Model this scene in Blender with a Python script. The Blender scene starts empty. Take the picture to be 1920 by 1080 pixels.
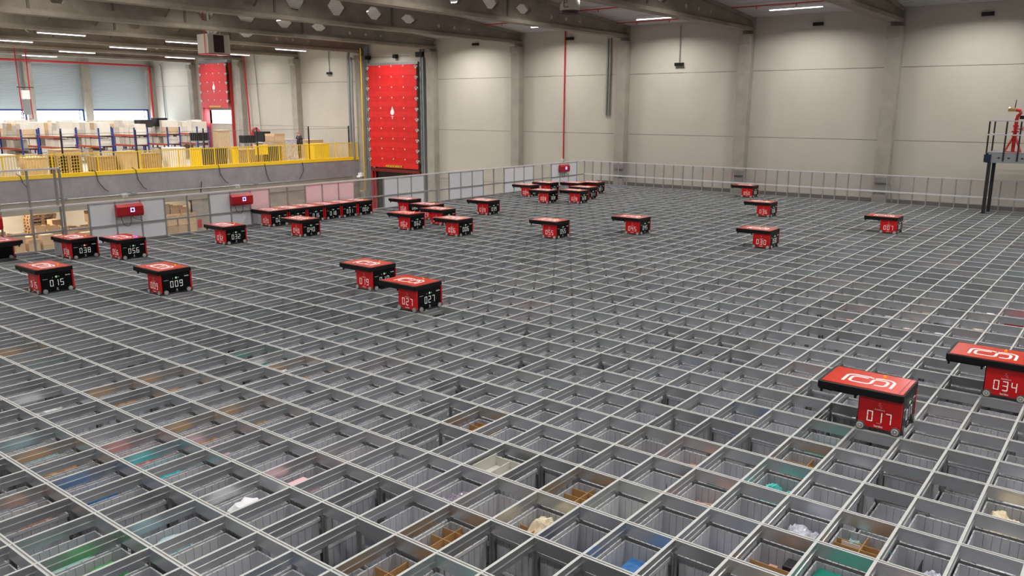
import bpy, bmesh, math, random
from mathutils import Vector, Matrix
random.seed(7)
S = bpy.context.scene
COL = S.collection
PX, PY = 0.4807, 0.705           # cell pitch of the storage grid along X and Y
XL, YB = -31 * PX, 45 * PY       # the two fenced edges of the grid
IL, IR, JB, JT = -31, 24, -4, 45
WY = 33.0                        # face of the long back wall
XS = -57.0                       # wall with the roller shutters
XM = -32.3                       # edge of the raised warehouse floor
ZM = 0.46

# ---------------------------------------------------------------- camera, world, light, exposure
cam_d = bpy.data.cameras.new('camera'); cam = bpy.data.objects.new('camera', cam_d); COL.objects.link(cam)
RT = Vector((0.78877695, 0.61467277, 0.00288271)); FW = Vector((-0.59987844, 0.7707982, -0.21451339)); UP = RT.cross(FW)
m = Matrix((RT, UP, -FW)).transposed().to_4x4(); m.translation = Vector((7.109, -2.318, 3.565))
cam.matrix_world = m
cam_d.sensor_width = 36.0; cam_d.lens = 1529.38 / 1920 * 36; cam_d.clip_end = 300
S.camera = cam
S.view_settings.view_transform = 'Standard'; S.view_settings.look = 'None'; S.view_settings.gamma = 1
S.view_settings.use_curve_mapping = False
S.view_settings.exposure = 0.0
S.cycles.use_denoising = True
S.cycles.max_bounces = 7; S.cycles.diffuse_bounces = 4; S.cycles.glossy_bounces = 3; S.cycles.transparent_max_bounces = 12
S.cycles.sample_clamp_indirect = 4
w = bpy.data.worlds.new('daylight'); S.world = w; w.use_nodes = True
w.node_tree.nodes['Background'].inputs[0].default_value = (0.80, 0.90, 1.0, 1)
w.node_tree.nodes['Background'].inputs[1].default_value = 12.0
LAMP_W = 165.0       # power of each LED lamp under the roof
LAMP_LOW_W = 230.0   # power of each LED lamp fixed under a beam
# lamps: their meshes and lights are built further down by led_lamp()

# ---------------------------------------------------------------- helpers
class MB:
    def __init__(s): s.v = []; s.f = []; s.m = []
    def quad(s, pts, mi=0):
        n = len(s.v); s.v += [tuple(p) for p in pts]; s.f.append(tuple(range(n, n + len(pts)))); s.m.append(mi)
    def box(s, x0, x1, y0, y1, z0, z1, mi=0):
        n = len(s.v)
        s.v += [(x, y, z) for z in (z0, z1) for y in (y0, y1) for x in (x0, x1)]
        for q in ((0, 2, 3, 1), (4, 5, 7, 6), (0, 1, 5, 4), (2, 6, 7, 3), (0, 4, 6, 2), (1, 3, 7, 5)):
            s.f.append(tuple(n + k for k in q)); s.m.append(mi)
        return s
    def cyl(s, a, b, r, n=10, mi=0, r2=None, cap=True):
        a = Vector(a); b = Vector(b); d = (b - a).normalized(); r2 = r if r2 is None else r2
        u = d.orthogonal().normalized(); v = d.cross(u); k = len(s.v)
        for c, rr in ((a, r), (b, r2)):
            for i in range(n):
                t = 2 * math.pi * i / n; s.v.append(tuple(c + rr * (math.cos(t) * u + math.sin(t) * v)))
        for i in range(n):
            j = (i + 1) % n; s.f.append((k + i, k + j, k + n + j, k + n + i)); s.m.append(mi)
        if cap:
            s.f.append(tuple(k + n - 1 - i for i in range(n))); s.m.append(mi)
            s.f.append(tuple(k + n + i for i in range(n))); s.m.append(mi)
        return s
    def tube(s, pts, r, n=6, mi=0):
        pts = [Vector(p) for p in pts]; k = len(s.v); u = None
        for i, p in enumerate(pts):
            d = (pts[min(i + 1, len(pts) - 1)] - pts[max(i - 1, 0)]).normalized()
            u = d.orthogonal().normalized() if u is None else (u - d * u.dot(d)).normalized()
            v = d.cross(u)
            for q in range(n):
                t = 2 * math.pi * q / n; s.v.append(tuple(p + r * (math.cos(t) * u + math.sin(t) * v)))
        for i in range(len(pts) - 1):
            for q in range(n):
                a = k + i * n + q; b = k + i * n + (q + 1) % n; s.f.append((a, b, b + n, a + n)); s.m.append(mi)
        return s
    def prism(s, poly, axis, a, b, mi=0, cap=True):
        # poly: 2D points in the plane across the axis ('x': (y,z), 'y': (x,z), 'z': (x,y))
        n = len(poly); k = len(s.v)
        for t in (a, b):
            for p, q in poly: s.v.append((t, p, q) if axis == 'x' else (p, t, q) if axis == 'y' else (p, q, t))
        for i in range(n):
            j = (i + 1) % n; s.f.append((k + i, k + j, k + n + j, k + n + i)); s.m.append(mi)
        if cap:
            s.f.append(tuple(k + n - 1 - i for i in range(n))); s.m.append(mi)
            s.f.append(tuple(k + n + i for i in range(n))); s.m.append(mi)
        return s
    def add(s, o, dx=0, dy=0, dz=0):
        n = len(s.v); s.v += [(a + dx, b + dy, c + dz) for a, b, c in o.v]
        s.f += [tuple(n + i for i in f) for f in o.f]; s.m += o.m; return s
    def mesh(s, name, mats, smooth=False, fix=True):
        me = bpy.data.meshes.new(name); me.from_pydata(s.v, [], s.f)
        for x in (mats if isinstance(mats, (list, tuple)) else [mats]): me.materials.append(x)
        me.polygons.foreach_set('material_index', s.m)
        if fix:
            bm = bmesh.new(); bm.from_mesh(me); bmesh.ops.recalc_face_normals(bm, faces=bm.faces); bm.to_mesh(me); bm.free()
        if smooth: me.polygons.foreach_set('use_smooth', [True] * len(me.polygons))
        me.update(); return me

def ob(name, data, parent=None, loc=None, rz=0, bevel=0, **props):
    o = bpy.data.objects.new(name, data); COL.objects.link(o)
    if parent is not None: o.parent = parent
    if loc is not None: o.location = loc
    if rz: o.rotation_euler = (0, 0, rz)
    if bevel:
        b = o.modifiers.new('bevel', 'BEVEL'); b.width = bevel; b.segments = 2; b.limit_method = 'ANGLE'
    for k, v in props.items(): o[k] = v
    return o
def thing(name, label, cat, loc=(0, 0, 0), rz=0, group=None):
    o = ob(name, None, None, loc, rz, label=label, category=cat); o.empty_display_size = 0.1
    if group: o['group'] = group
    return o
def solid(name, mb, mat, label, cat, loc=None, group=None, rz=0, smooth=False, bevel=0):
    o = ob(name, mb.mesh(name, mat, smooth) if isinstance(mb, MB) else mb, None, loc, rz, bevel, label=label, category=cat)
    if group: o['group'] = group
    return o
def struct(name, mb, mat, parent=None, smooth=False):
    o = ob(name, mb.mesh(name, mat, smooth), parent)
    if parent is None: o['kind'] = 'structure'
    return o

# ---------------------------------------------------------------- materials
def mat(name, col, rough=0.6, metal=0.0, noise=0.0, scale=8.0, bump=0.0, emit=None, estr=1.0, aniso=None, spec=0.5, vary=0.0, noise_col=None, stretch=None):
    M = bpy.data.materials.new(name); M.use_nodes = True; nt = M.node_tree; b = nt.nodes['Principled BSDF']
    b.inputs['Base Color'].default_value = (*col, 1); b.inputs['Roughness'].default_value = rough; b.inputs['Metallic'].default_value = metal
    b.inputs['Specular IOR Level'].default_value = spec
    L = nt.links; N = nt.nodes
    if noise or bump:
        tc = N.new('ShaderNodeTexCoord'); mp = N.new('ShaderNodeMapping'); L.new(tc.outputs['Object'], mp.inputs[0])
        if stretch: mp.inputs['Scale'].default_value = stretch
        nz = N.new('ShaderNodeTexNoise'); nz.inputs['Scale'].default_value = scale; nz.inputs['Detail'].default_value = 6; nz.inputs['Roughness'].default_value = 0.65
        L.new(mp.outputs[0], nz.inputs['Vector'])
    if noise:
        r = N.new('ShaderNodeValToRGB'); r.color_ramp.elements[0].position = 0.32; r.color_ramp.elements[1].position = 0.70
        c2 = noise_col or tuple(c * (1 - noise) for c in col)
        r.color_ramp.elements[0].color = (*c2, 1); r.color_ramp.elements[1].color = (*col, 1)
        L.new(nz.outputs['Fac'], r.inputs[0]); L.new(r.outputs[0], b.inputs['Base Color'])
    if vary:
        oi = N.new('ShaderNodeObjectInfo'); hs = N.new('ShaderNodeHueSaturation'); mr = N.new('ShaderNodeMapRange')
        L.new(oi.outputs['Random'], mr.inputs[0]); mr.inputs[3].default_value = 1 - vary; mr.inputs[4].default_value = 1 + vary
        L.new(mr.outputs[0], hs.inputs['Value'])
        if noise: L.new(r.outputs[0], hs.inputs['Color'])
        else: hs.inputs['Color'].default_value = (*col, 1)
        L.new(hs.outputs[0], b.inputs['Base Color'])
    if bump:
        bp = N.new('ShaderNodeBump'); bp.inputs['Strength'].default_value = bump; bp.inputs['Distance'].default_value = 0.01
        L.new(nz.outputs['Fac'], bp.inputs['Height']); L.new(bp.outputs[0], b.inputs['Normal'])
    if emit:
        b.inputs['Emission Color'].default_value = (*emit, 1); b.inputs['Emission Strength'].default_value = estr
    return M
def clear(name, tint=(1, 1, 1), gloss=0.08, rough=0.05, body=0.0):
    M = bpy.data.materials.new(name); M.use_nodes = True; nt = M.node_tree; nt.nodes.clear(); N = nt.nodes; L = nt.links
    out = N.new('ShaderNodeOutputMaterial'); tr = N.new('ShaderNodeBsdfTransparent'); tr.inputs[0].default_value = (*tint, 1)
    gl = N.new('ShaderNodeBsdfGlossy'); gl.inputs['Roughness'].default_value = rough; mx = N.new('ShaderNodeMixShader'); mx.inputs[0].default_value = gloss
    L.new(tr.outputs[0], mx.inputs[1]); L.new(gl.outputs[0], mx.inputs[2])
    df = N.new('ShaderNodeBsdfDiffuse'); df.inputs[0].default_value = (0.8, 0.82, 0.85, 1); m2 = N.new('ShaderNodeMixShader'); m2.inputs[0].default_value = body
    L.new(mx.outputs[0], m2.inputs[1]); L.new(df.outputs[0], m2.inputs[2]); L.new(m2.outputs[0], out.inputs[0])
    return M
ALU = mat('brushed_aluminium', (0.66, 0.675, 0.685), 0.32, 0.9, 0.10, 30, 0.0, stretch=(1, 1, 8))
ALU_TOP = mat('worn_track_top', (0.60, 0.61, 0.60), 0.5, 0.3, 0.12, 14)
GROOVE = mat('track_groove', (0.36, 0.36, 0.35), 0.6, 0.4)
POST = mat('upright_aluminium', (0.42, 0.42, 0.42), 0.4, 0.8)
BIN = mat('grey_bin_plastic', (0.50, 0.51, 0.55), 0.5, 0.0, 0.08, 5, vary=0.12)
BIN_RIM = mat('bin_rim_plastic', (0.60, 0.61, 0.64), 0.45, 0.0)
BLACK = mat('black_plastic', (0.007, 0.007, 0.008), 0.42, 0.0, spec=0.3)
GLOSSBLACK = mat('black_gloss_panel', (0.004, 0.004, 0.005), 0.25, 0.0, spec=0.22)
RED = mat('robot_red', (0.64, 0.006, 0.009), 0.30, 0.0)
REDTOP = mat('robot_top_red', (0.78, 0.035, 0.010), 0.22, 0.0)
WHITE = mat('white_print', (0.85, 0.85, 0.85), 0.5)
DIGIT = mat('display_digits', (0.75, 0.78, 0.75), 0.5, emit=(0.9, 0.95, 0.9), estr=0.25)
HUB = mat('wheel_hub', (0.72, 0.74, 0.72), 0.4, 0.3)
TYRE = mat('wheel_tyre', (0.10, 0.10, 0.10), 0.6)
for _m in (REDTOP,): _b = _m.node_tree.nodes['Principled BSDF']; _b.inputs['Coat Weight'].default_value = .8; _b.inputs['Coat Roughness'].default_value = .12; _b.inputs['Coat IOR'].default_value = 1.7
LEDG = mat('green_led', (0.1, 0.8, 0.2), 0.4, emit=(0.15, 1.0, 0.25), estr=2.0)
LEDR = mat('red_led', (0.9, 0.1, 0.05), 0.4, emit=(1.0, 0.12, 0.05), estr=4.0)
LEDB = mat('blue_led', (0.1, 0.2, 1.0), 0.4, emit=(0.25, 0.35, 1.0), estr=4.0)
YEL = mat('amber_button', (0.9, 0.36, 0.01), 0.35, emit=(1.0, 0.4, 0.0), estr=0.25)
FENCE = mat('fence_aluminium', (0.50, 0.50, 0.50), 0.38, 0.75)
FPANEL = mat('grey_fence_panel', (0.80, 0.81, 0.86), 0.5, 0.0, 0.05, 2)
PINKP = mat('pinkish_fence_panel', (0.86, 0.74, 0.78), 0.45, 0.0, 0.05, 2)
CLEAR = clear('clear_panel', (0.97, 0.97, 0.97), 0.05, 0.04, 0.03)
CONC = mat('concrete_column', (0.39, 0.36, 0.31), 0.85, 0.0, 0.22, 1.6, 0.15)
BEAMC = mat('concrete_beam', (0.29, 0.25, 0.20), 0.85, 0.0, 0.35, 1.2, 0.15)
WALLM = mat('sandwich_wall_panel', (0.52, 0.49, 0.425), 0.8, 0.0, 0.06, 1.5, 0.05)
JOINT = mat('panel_joint', (0.10, 0.09, 0.08), 0.9)
LEDGE = mat('wall_base_concrete', (0.14, 0.125, 0.10), 0.9, 0.0, 0.2, 2)
DOORRED = mat('red_fire_curtain', (0.74, 0.012, 0.012), 0.55, 0.0, 0.25, 3)
DOORRED2 = mat('red_fire_curtain_far', (0.58, 0.03, 0.035), 0.55, 0.0, 0.15, 3)
PIPER = mat('red_pipe', (0.50, 0.02, 0.02), 0.4)
GALV = mat('galvanised_steel', (0.42, 0.44, 0.45), 0.4, 0.8, 0.15, 6)
YELP = mat('yellow_paint', (0.95, 0.62, 0.02), 0.5)
DARKST = mat('dark_steel', (0.035, 0.035, 0.04), 0.45, 0.3)
GREYST = mat('grey_steel', (0.25, 0.27, 0.29), 0.5, 0.3)
FASCIA = mat('mezzanine_fascia', (0.36, 0.35, 0.375), 0.6, 0.2, 0.25, 1.5)
SHUT = mat('shutter_aluminium', (0.55, 0.63, 0.67), 0.45, 0.2)
DECK = mat('roof_deck_steel', (0.50, 0.49, 0.48), 0.6, 0.0)
FLOORM = mat('screed_floor', (0.36, 0.35, 0.33), 0.6, 0.0, 0.15, 1)
CARD = mat('corrugated_cardboard', (0.60, 0.42, 0.25), 0.85, 0.0, 0.15, 6, vary=0.18)
CARDIN = mat('divider_cardboard', (0.52, 0.29, 0.11), 0.85, 0.0, 0.12, 8)
WBOX = mat('pale_carton', (0.68, 0.64, 0.57), 0.8, 0.0, 0.08, 3, vary=0.22)
WOOD = mat('pallet_wood', (0.42, 0.27, 0.14), 0.8, 0.0, 0.3, 5)
RACKB = mat('rack_blue', (0.010, 0.04, 0.24), 0.45)
RACKR = mat('rack_red_beam', (0.46, 0.07, 0.03), 0.5)
HOUSING = mat('heater_housing', (0.44, 0.41, 0.35), 0.5, 0.2)
DARKRED = mat('heater_slats', (0.05, 0.012, 0.02), 0.5)
LAMPM = mat('led_diffuser', (0.9, 0.9, 0.95), 0.5, emit=(1.0, 0.97, 1.0), estr=5.0)
BRASS = mat('brass', (0.75, 0.5, 0.2), 0.3, 0.9)

# ---------------------------------------------------------------- building shell
b = MB(); b.box(-58, 26, -16, WY + 0.3, -4.6, -4.2); struct('floor', b, FLOORM)
# back wall, with openings for the two doors
def wallpanels(b, x0, x1, y, z0, z1, joints):
    zs = [z0] + [z for z in joints if z0 < z < z1] + [z1]
    for a, c in zip(zs[:-1], zs[1:]): b.box(x0, x1, y, y + 0.18, a + 0.008, c - 0.008, 0)
    b.box(x0, x1, y + 0.025, y + 0.2, z0, z1, 1)
JN = [-3.2, -0.42, 2.385, 5.20]
b = MB()
D1, D2 = (-31.2, -27.25, -0.2), (-49.1, -46.1, 0.5)
xs = [-57.2, D2[0], D2[1], D1[0], D1[1], 26]
for a, c in zip(xs[:-1], xs[1:]):
    if (a, c) == (D1[0], D1[1]): wallpanels(b, a, c, WY, 0.35, 7.45, JN); wallpanels(b, a, c, WY, -4.2, -3.6, JN)
    elif (a, c) == (D2[0], D2[1]): wallpanels(b, a, c, WY, 3.4, 7.45, JN); wallpanels(b, a, c, WY, -4.2, 2.45, JN)
    else: wallpanels(b, a, c, WY, -4.2, 7.45, JN)
struct('wall_back', b, [WALLM, JOINT])
b = MB(); b.box(-14.9, 26, WY - 0.22, WY - 0.02, -4.2, 0.07); struct('baseboard_back', b, LEDGE)  # ledge at the wall foot, the shade there put into its dark colour
b = MB(); b.box(-58, 26, -12.3, -12, -4.2, 10.5); struct('wall_front', b, WALLM)
b = MB(); b.box(26, 26.3, -12.3, WY + .2, -4.2, 10.5); struct('wall_right', b, WALLM)
b = MB(); b.box(-58, -57.3, -12.3, -6, -4.2, 10.5); b.box(XS - .3, XS - .02, -12, 33.2, 7.9, 10.6); struct('trim_3', b, WALLM)
# shutter wall
b = MB()
shut = [(28.0, 32.5), (23.95, 27.45), (19.9, 23.4), (15.8, 19.35)]
b.box(XS - 0.3, XS - 0.02, -6, 33.2, 6.75, 7.9); b.box(XS - 0.3, XS - 0.02, 32.45, 33.2, -4.2, 6.8)
for a, c in zip([27.45, 23.4, 19.35], [28.0, 23.95, 19.9]): b.box(XS - 0.3, XS - 0.02, a, c, -4.2, 6.8)
b.box(XS - 0.3, XS - 0.02, -6, 33.2, -4.2, 0.5); b.box(XS - 0.3, XS - 0.02, -6, 15.8, -4.2, 6.8)
struct('wall_left', b, WALLM)
for n, (a, c) in enumerate(shut):
    f = MB(); z = 3.42
    while z < 6.72:
        f.prism([(XS + 0.02, z), (XS + 0.055, z + 0.02), (XS + 0.055, z + 0.07), (XS + 0.02, z + 0.088)], 'y', a, c); z += 0.088
    o = struct('window_%d' % (n + 1), f, SHUT)
    g = MB(); g.box(XS + 0.0, XS + 0.10, a, c, 3.32, 3.44); g.box(XS, XS + 0.1, c - 0.12, c, 0.5, 3.4); g.box(XS, XS + 0.1, a, a + 0.08, 0.5, 3.4)
    g.box(XS, XS + 0.06, c - .35, c - .30, 0.5, 3.4)
    ob('window_frame', g.mesh('window_frame', RACKB), o)
# columns on the shutter wall
for y in (27.7, 23.65, 19.6, 15.6):
    b = MB(); b.box(XS, XS + 0.45, y - 0.28, y + 0.28, 0.46, 7.3)
    o = ob('concrete_column', b.mesh('column', CONC)); o['kind'] = 'structure'
# columns against the back wall, corbel and steel shoe
colx = [-1.42, -7.42, -13.52, -19.9, -26.05, -32.05, -38.4, -44.6, -50.75, -56.7]
for k, x in enumerate(colx + [4.7, 10.8, 16.9]):
    b = MB(); b.box(x - 0.27, x + 0.27, WY - 0.42, WY + 0.02, -4.2, 6.72)
    b.prism([(WY + 0.02, 6.1), (WY - 0.42, 6.3), (WY - 0.55, 6.45), (WY - 0.55, 6.72), (WY + 0.02, 6.72)], 'x', x - 0.25, x + 0.25)
    b.box(x - 0.27, x + 0.27, WY - 0.10, WY + 0.02, 6.7, 7.5)
    o = ob('concrete_column', b.mesh('column', CONC), bevel=0.02); o['kind'] = 'structure'
# roof deck (corrugated) and pitched I-beams with openings in the web
def zroof(y): return 7.40 + 0.075 * (33.2 - max(y, 9)) - 0.075 * max(0, 9 - y)
b = MB()
y = 33.2
prof = []
while y > -12:
    prof += [(y, zroof(y)), (y - 0.12, zroof(y)), (y - 0.15, zroof(y) + 0.06), (y - 0.27, zroof(y) + 0.06)]; y -= 0.30
n = len(prof)
for i in range(n - 1):
    b.quad([(-58, prof[i][0], prof[i][1]), (26, prof[i][0], prof[i][1]), (26, prof[i + 1][0], prof[i + 1][1]), (-58, prof[i + 1][0], prof[i + 1][1])])
struct('ceiling', b, DECK)
def beam(x):
    b = MB(); yB = -11.5
    b.prism([(x - 0.24, 6.87), (x + 0.24, 6.87), (x + 0.24, 7.00), (x + 0.09, 7.10), (x - 0.09, 7.10), (x - 0.24, 7.00)], 'y', yB, WY - 0.02)
    y1 = WY - 0.05
    holes = {}
    y = 24.8; h = 0.19
    while y > -8: holes[round(y, 2)] = min(h, 0.5); y -= 2.05; h += 0.075
    segs = [(y1, 25.82, None)]
    for hy, hh in holes.items(): segs.append((hy + 1.025, hy - 1.025, (hy, hh)))
    for a, c, hole in segs:
        for sx in (-0.08, 0.08):
            X = x + sx
            if hole is None: b.quad([(X, a, 7.08), (X, c, 7.08), (X, c, zroof(c)), (X, a, zroof(a))]); continue
            hy, hh = hole; zc = 7.02 + (zroof(hy) - 7.08) * 0.45
            w_ = 0.50
            P = {'R': (hy + w_, zc), 'r': (hy + 0.2, zc + hh), 'l': (hy - 0.2, zc + hh), 'L': (hy - w_, zc), 'k': (hy - 0.2, zc - hh), 'q': (hy + 0.2, zc - hh)}
            A0, A1, C0, C1 = (a, 7.08), (a, zroof(a)), (c, 7.08), (c, zroof(c))
            for poly in ((A0, C0, P['k'], P['q']), (A1, P['r'], P['l'], C1), (A0, P['q'], P['R'], P['r'], A1), (C0, C1, P['l'], P['L'], P['k'])):
                b.quad([(X, p, q) for p, q in poly])
        if hole:
            hx = [P[k] for k in 'RrlLkq']
            for i in range(6):
                p, q = hx[i], hx[(i + 1) % 6]; b.quad([(x - 0.08, *p), (x + 0.08, *p), (x + 0.08, *q), (x - 0.08, *q)])
    for s_ in (-1, 1):
        for yy in (26.7, 27.78, 28.85): b.cyl((x + s_ * 0.08, yy, 7.30), (x + s_ * 0.085, yy, 7.30), 0.085 if yy < 27 else 0.07 if yy < 28 else 0.05, 14, 1)
        for yy in (17.6, 11.4, 5.2, 23.7): b.box(x + s_ * 0.08 - 0.03, x + s_ * 0.08 + 0.03, yy, yy + 0.10, 7.05, zroof(yy) - 0.1, 2)
    for yy0, yy1 in ((WY - 0.1, 9), (9, yB)):
        b.quad([(x - 0.2, yy0, zroof(yy0) - 0.14), (x + 0.2, yy0, zroof(yy0) - 0.14), (x + 0.2, yy1, zroof(yy1) - 0.14), (x - 0.2, yy1, zroof(yy1) - 0.14)])
        for sx in (-0.2, 0.2): b.quad([(x + sx, yy0, zroof(yy0) - 0.14), (x + sx, yy1, zroof(yy1) - 0.14), (x + sx, yy1, zroof(yy1)), (x + sx, yy0, zroof(yy0))])
    o = ob('concrete_beam', b.mesh('beam', [BEAMC, WALLM, LEDGE])); o['kind'] = 'structure'
for x in colx[:-1] + [4.7, 10.8]: beam(x)

# ---------------------------------------------------------------- lamps
lampmesh = {}
def led_lamp(cx, cy, z, length, along, label, watts, lit=True, group=None):
    key = (along, length)
    if key not in lampmesh:
        h = MB(); d = MB(); L2 = length / 2
        if along == 'x': h.box(-L2, L2, -0.05, 0.05, 0.0, 0.06); d.box(-L2 + .02, L2 - .02, -0.035, 0.035, -0.03, 0.0)
        else: h.box(-0.05, 0.05, -L2, L2, 0.0, 0.06); d.box(-0.035, 0.035, -L2 + .02, L2 - .02, -0.03, 0.0)
        lampmesh[key] = (h.mesh('lamp_housing', WHITE), d.mesh('diffuser', LAMPM))
    t = thing('led_lamp', label, 'ceiling lamp', (cx, cy, z), group=group)
    ob('housing', lampmesh[key][0], t); ob('diffuser', lampmesh[key][1], t)
    ld = bpy.data.lights.new('lamp_light', 'AREA'); ld.shape = 'RECTANGLE'; ld.size = length if along == 'x' else 0.08; ld.size_y = 0.08 if along == 'x' else length
    ld.energy = watts; ld.color = (1.0, 0.965, 0.92); ld.spread = math.radians(150)
    lo = bpy.data.objects.new('lamp_light', ld); COL.objects.link(lo); lo.parent = t; lo.location = (0, 0, -0.04)
bays = [-16.7, -10.9, -4.7, 1.6, 7.8, 13.9, 20, -22.9, -29.0, -35.2, -41.5, -47.6, -53.6]  # bays from the red curtain leftwards: unseen lamps added to brighten that side
for k, x in enumerate(bays):
    for r, y in enumerate((30.8, 24.4, 18.0, 11.6, 5.2, -1.2)[:6 if x > -30 else 3]):
        lb = {(-4.7, 30.8): 'bright white linear LED lamp under the roof, the longest one in view', (-10.9, 30.8): 'short-looking white linear LED lamp under the roof beside the round ceiling fan'}.get((x, y))
        led_lamp(x, y, zroof(y) - 0.15, 2.1 if x > -8 else 1.7, 'x', lb or 'white linear LED lamp hung high under the roof deck', LAMP_W * (.62 if x < -30 else 1.0 if x < -28 else 1.35 if x < -20 else 1), group=None if lb else 'LED lamps high under the roof deck')
for k, x in enumerate((-32.35, -38.4, -44.4, -50.2)):
    for r, y in enumerate(((9.0, 15.4, 21.4, 27.9), (9.3, 15.6, 21.6, 28.3), (9.2, 15.2, 21.6, 28.2), (9.0, 15.4, 21.9))[k]):
        led_lamp(x, y, 6.79, 2.1, 'y', 'white linear LED lamp fixed below a concrete beam over the raised warehouse', LAMP_LOW_W, group='LED lamps below the beams of the raised warehouse')

# ---------------------------------------------------------------- storage grid: tracks on aluminium uprights
grid = thing('storage_grid', 'large aluminium track grid over the bin storage, filling the hall floor', 'storage grid')
def profA(y): # across Y, running along X: double track
    w_ = 0.024
    return [(y - w_, 0), (y - 0.008, 0), (y - 0.006, -0.006), (y + 0.006, -0.006), (y + 0.008, 0), (y + w_, 0), (y + w_, -0.020), (y + 0.021, -0.024), (y + 0.021, -0.124), (y - 0.021, -0.124), (y - 0.021, -0.024), (y - w_, -0.020)]
def strip(prof, axis, a, b, tops):
    mb = MB(); n = len(prof)
    for i in range(n):
        p, q = prof[i], prof[(i + 1) % n]
        f = (lambda t, c: (t, c[0], c[1])) if axis == 'x' else (lambda t, c: (c[0], t, c[1]))
        mb.quad([f(a, p), f(b, p), f(b, q), f(a, q)], 1 if i in tops else 2 if i in (1, 2, 3) and axis == 'x' else 0)
    return mb
mA = strip(profA(0), 'x', (IL - 0.05) * PX, IR * PX, (0, 4)).mesh('long_track', [ALU, ALU_TOP, GROOVE])
for j in range(JB, JT + 1): ob('long_track', mA, grid, (0, j * PY, 0))
wb = 0.013
pB = [(-wb, -0.0015), (wb, -0.0015), (wb, -0.026), (wb - 0.006, -0.030), (wb - 0.006, -0.062), (wb + 0.003, -0.066), (wb + 0.003, -0.073), (wb - 0.006, -0.078), (wb - 0.006, -0.124), (-wb + 0.006, -0.124),
      (-wb + 0.006, -0.078), (-wb - 0.003, -0.073), (-wb - 0.003, -0.066), (-wb + 0.006, -0.062), (-wb + 0.006, -0.030), (-wb, -0.026)]
mBm = strip(pB, 'y', JB * PY, (JT + 0.05) * PY, (0,)).mesh('cross_track', [ALU, ALU_TOP, GROOVE])
for i in range(IL, IR + 1): ob('cross_track', mBm, grid, (i * PX, 0, 0))
# uprights below the crossings
def upright_mb():
    u = MB(); u.box(-0.024, 0.024, -0.007, 0.007, -4.2, -0.124); u.box(-0.007, 0.007, -0.026, 0.026, -4.2, -0.124); u.cyl((0, 0, -0.17), (0, 0, -0.10), 0.017, 8); return u
UM = upright_mb(); um = UM.mesh('upright', POST)
CC = Vector((7.109, -2.318, 3.565))
def project(x, y, z):
    d = Vector((x, y, z)) - CC; dz = d.dot(FW)
    return 960 + 1529.4 * d.dot(RT) / dz, 540 - 1529.4 * d.dot(UP) / dz, dz
nodes = []
for i in range(IL, IR + 1):
    for j in range(JB, JT + 1):
        u, v, d = project(i * PX, j * PY, 0); nodes.append(((0 if (d > 0 and -30 < u < 1950 and v < 1110) else 1000) + abs(d), i, j))
nodes.sort()
rest = MB()
for k, (d, i, j) in enumerate(nodes):
    if k < 100: ob('upright', um, grid, (i * PX, j * PY, 0))
    elif d < 1000 and d < 25: rest.add(UM, i * PX, j * PY)
    else: rest.box(i * PX - 0.02, i * PX + 0.02, j * PY - 0.02, j * PY + 0.02, -0.7, -0.124)
o = ob('upright', rest.mesh('upright_rest', POST, fix=False), grid); o['kind'] = 'stuff'

# ---------------------------------------------------------------- storage bins
BX, BY, BH = 0.449, 0.649, 0.32
def bin_mb(detail=True):
    b = MB(); hx, hy = BX / 2, BY / 2; t = 0.012
    def ring(hx, hy, step, dep, w_):
        P = []
        def side(a, c, nx, ny):
            L = math.hypot(c[0] - a[0], c[1] - a[1]); dx, dy = (c[0] - a[0]) / L, (c[1] - a[1]) / L; n = max(1, round(L / step)) if detail else 1
            P.append(a)
            for k in range(1, n):
                s = L * k / n
                for o_, e in ((-w_, 0), (-w_ * .6, dep), (w_ * .6, dep), (w_, 0)): P.append((a[0] + dx * (s + o_) + nx * e, a[1] + dy * (s + o_) + ny * e))
        side((-hx, -hy), (hx, -hy), 0, -1); side((hx, -hy), (hx, hy), 1, 0); side((hx, hy), (-hx, hy), 0, 1); side((-hx, hy), (-hx, -hy), -1, 0)
        return P
    inner = ring(hx - 0.0155, hy - 0.0155, 0.075, 0.006, 0.0032)
    outer = ring(hx - 0.014, hy - 0.014, 0.075, 0.009, 0.007)
    def wall(P, z0, z1, mi=0):
        n = len(P); k = len(b.v); b.v += [(x, y, z0) for x, y in P] + [(x, y, z1) for x, y in P]
        for i in range(n): j = (i + 1) % n; b.f.append((k + i, k + j, k + n + j, k + n + i)); b.m.append(mi)
    wall(inner, -BH + 0.01, -0.0015); wall(outer, -BH, -0.03)
    ix, iy = hx - 0.0135, hy - 0.0135
    b.quad([(-ix, -iy, -BH + .012), (ix, -iy, -BH + .012), (ix, iy, -BH + .012), (-ix, iy, -BH + .012)])
    # rim: flat lip with a downturned edge
    for (a, c, d, e) in ((-hx, hx, -hy, -iy), (-hx, hx, iy, hy), (-hx, -ix, -iy, iy), (ix, hx, -iy, iy)): b.box(a, c, d, e, -0.024 if not detail else -0.003, 0, 1)
    if detail:
        for (a, c, d, e) in ((-hx, hx, -hy, -hy + .003), (-hx, hx, hy - .003, hy), (-hx, -hx + .003, -hy, hy), (hx - .003, hx, -hy, hy)): b.box(a, c, d, e, -0.030, -.003, 1)
        for s in (-1, 1):
            for k in range(-3, 4): b.box(k * 0.055 - 0.006, k * 0.055 + 0.006, s * (hy - 0.0075) - 0.002, s * (hy - 0.0075) + 0.002, 0.0002, 0.0012, 2)
            for k in range(-4, 5, 2): b.box(s * (hx - 0.0075) - 0.002, s * (hx - 0.0075) + 0.002, k * 0.06 - 0.008, k * 0.06 + 0.008, 0.0002, 0.0012, 2)
    return b
BINS = [BIN, BIN_RIM, BLACK]
BD, BS = bin_mb(True), bin_mb(False)
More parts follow.
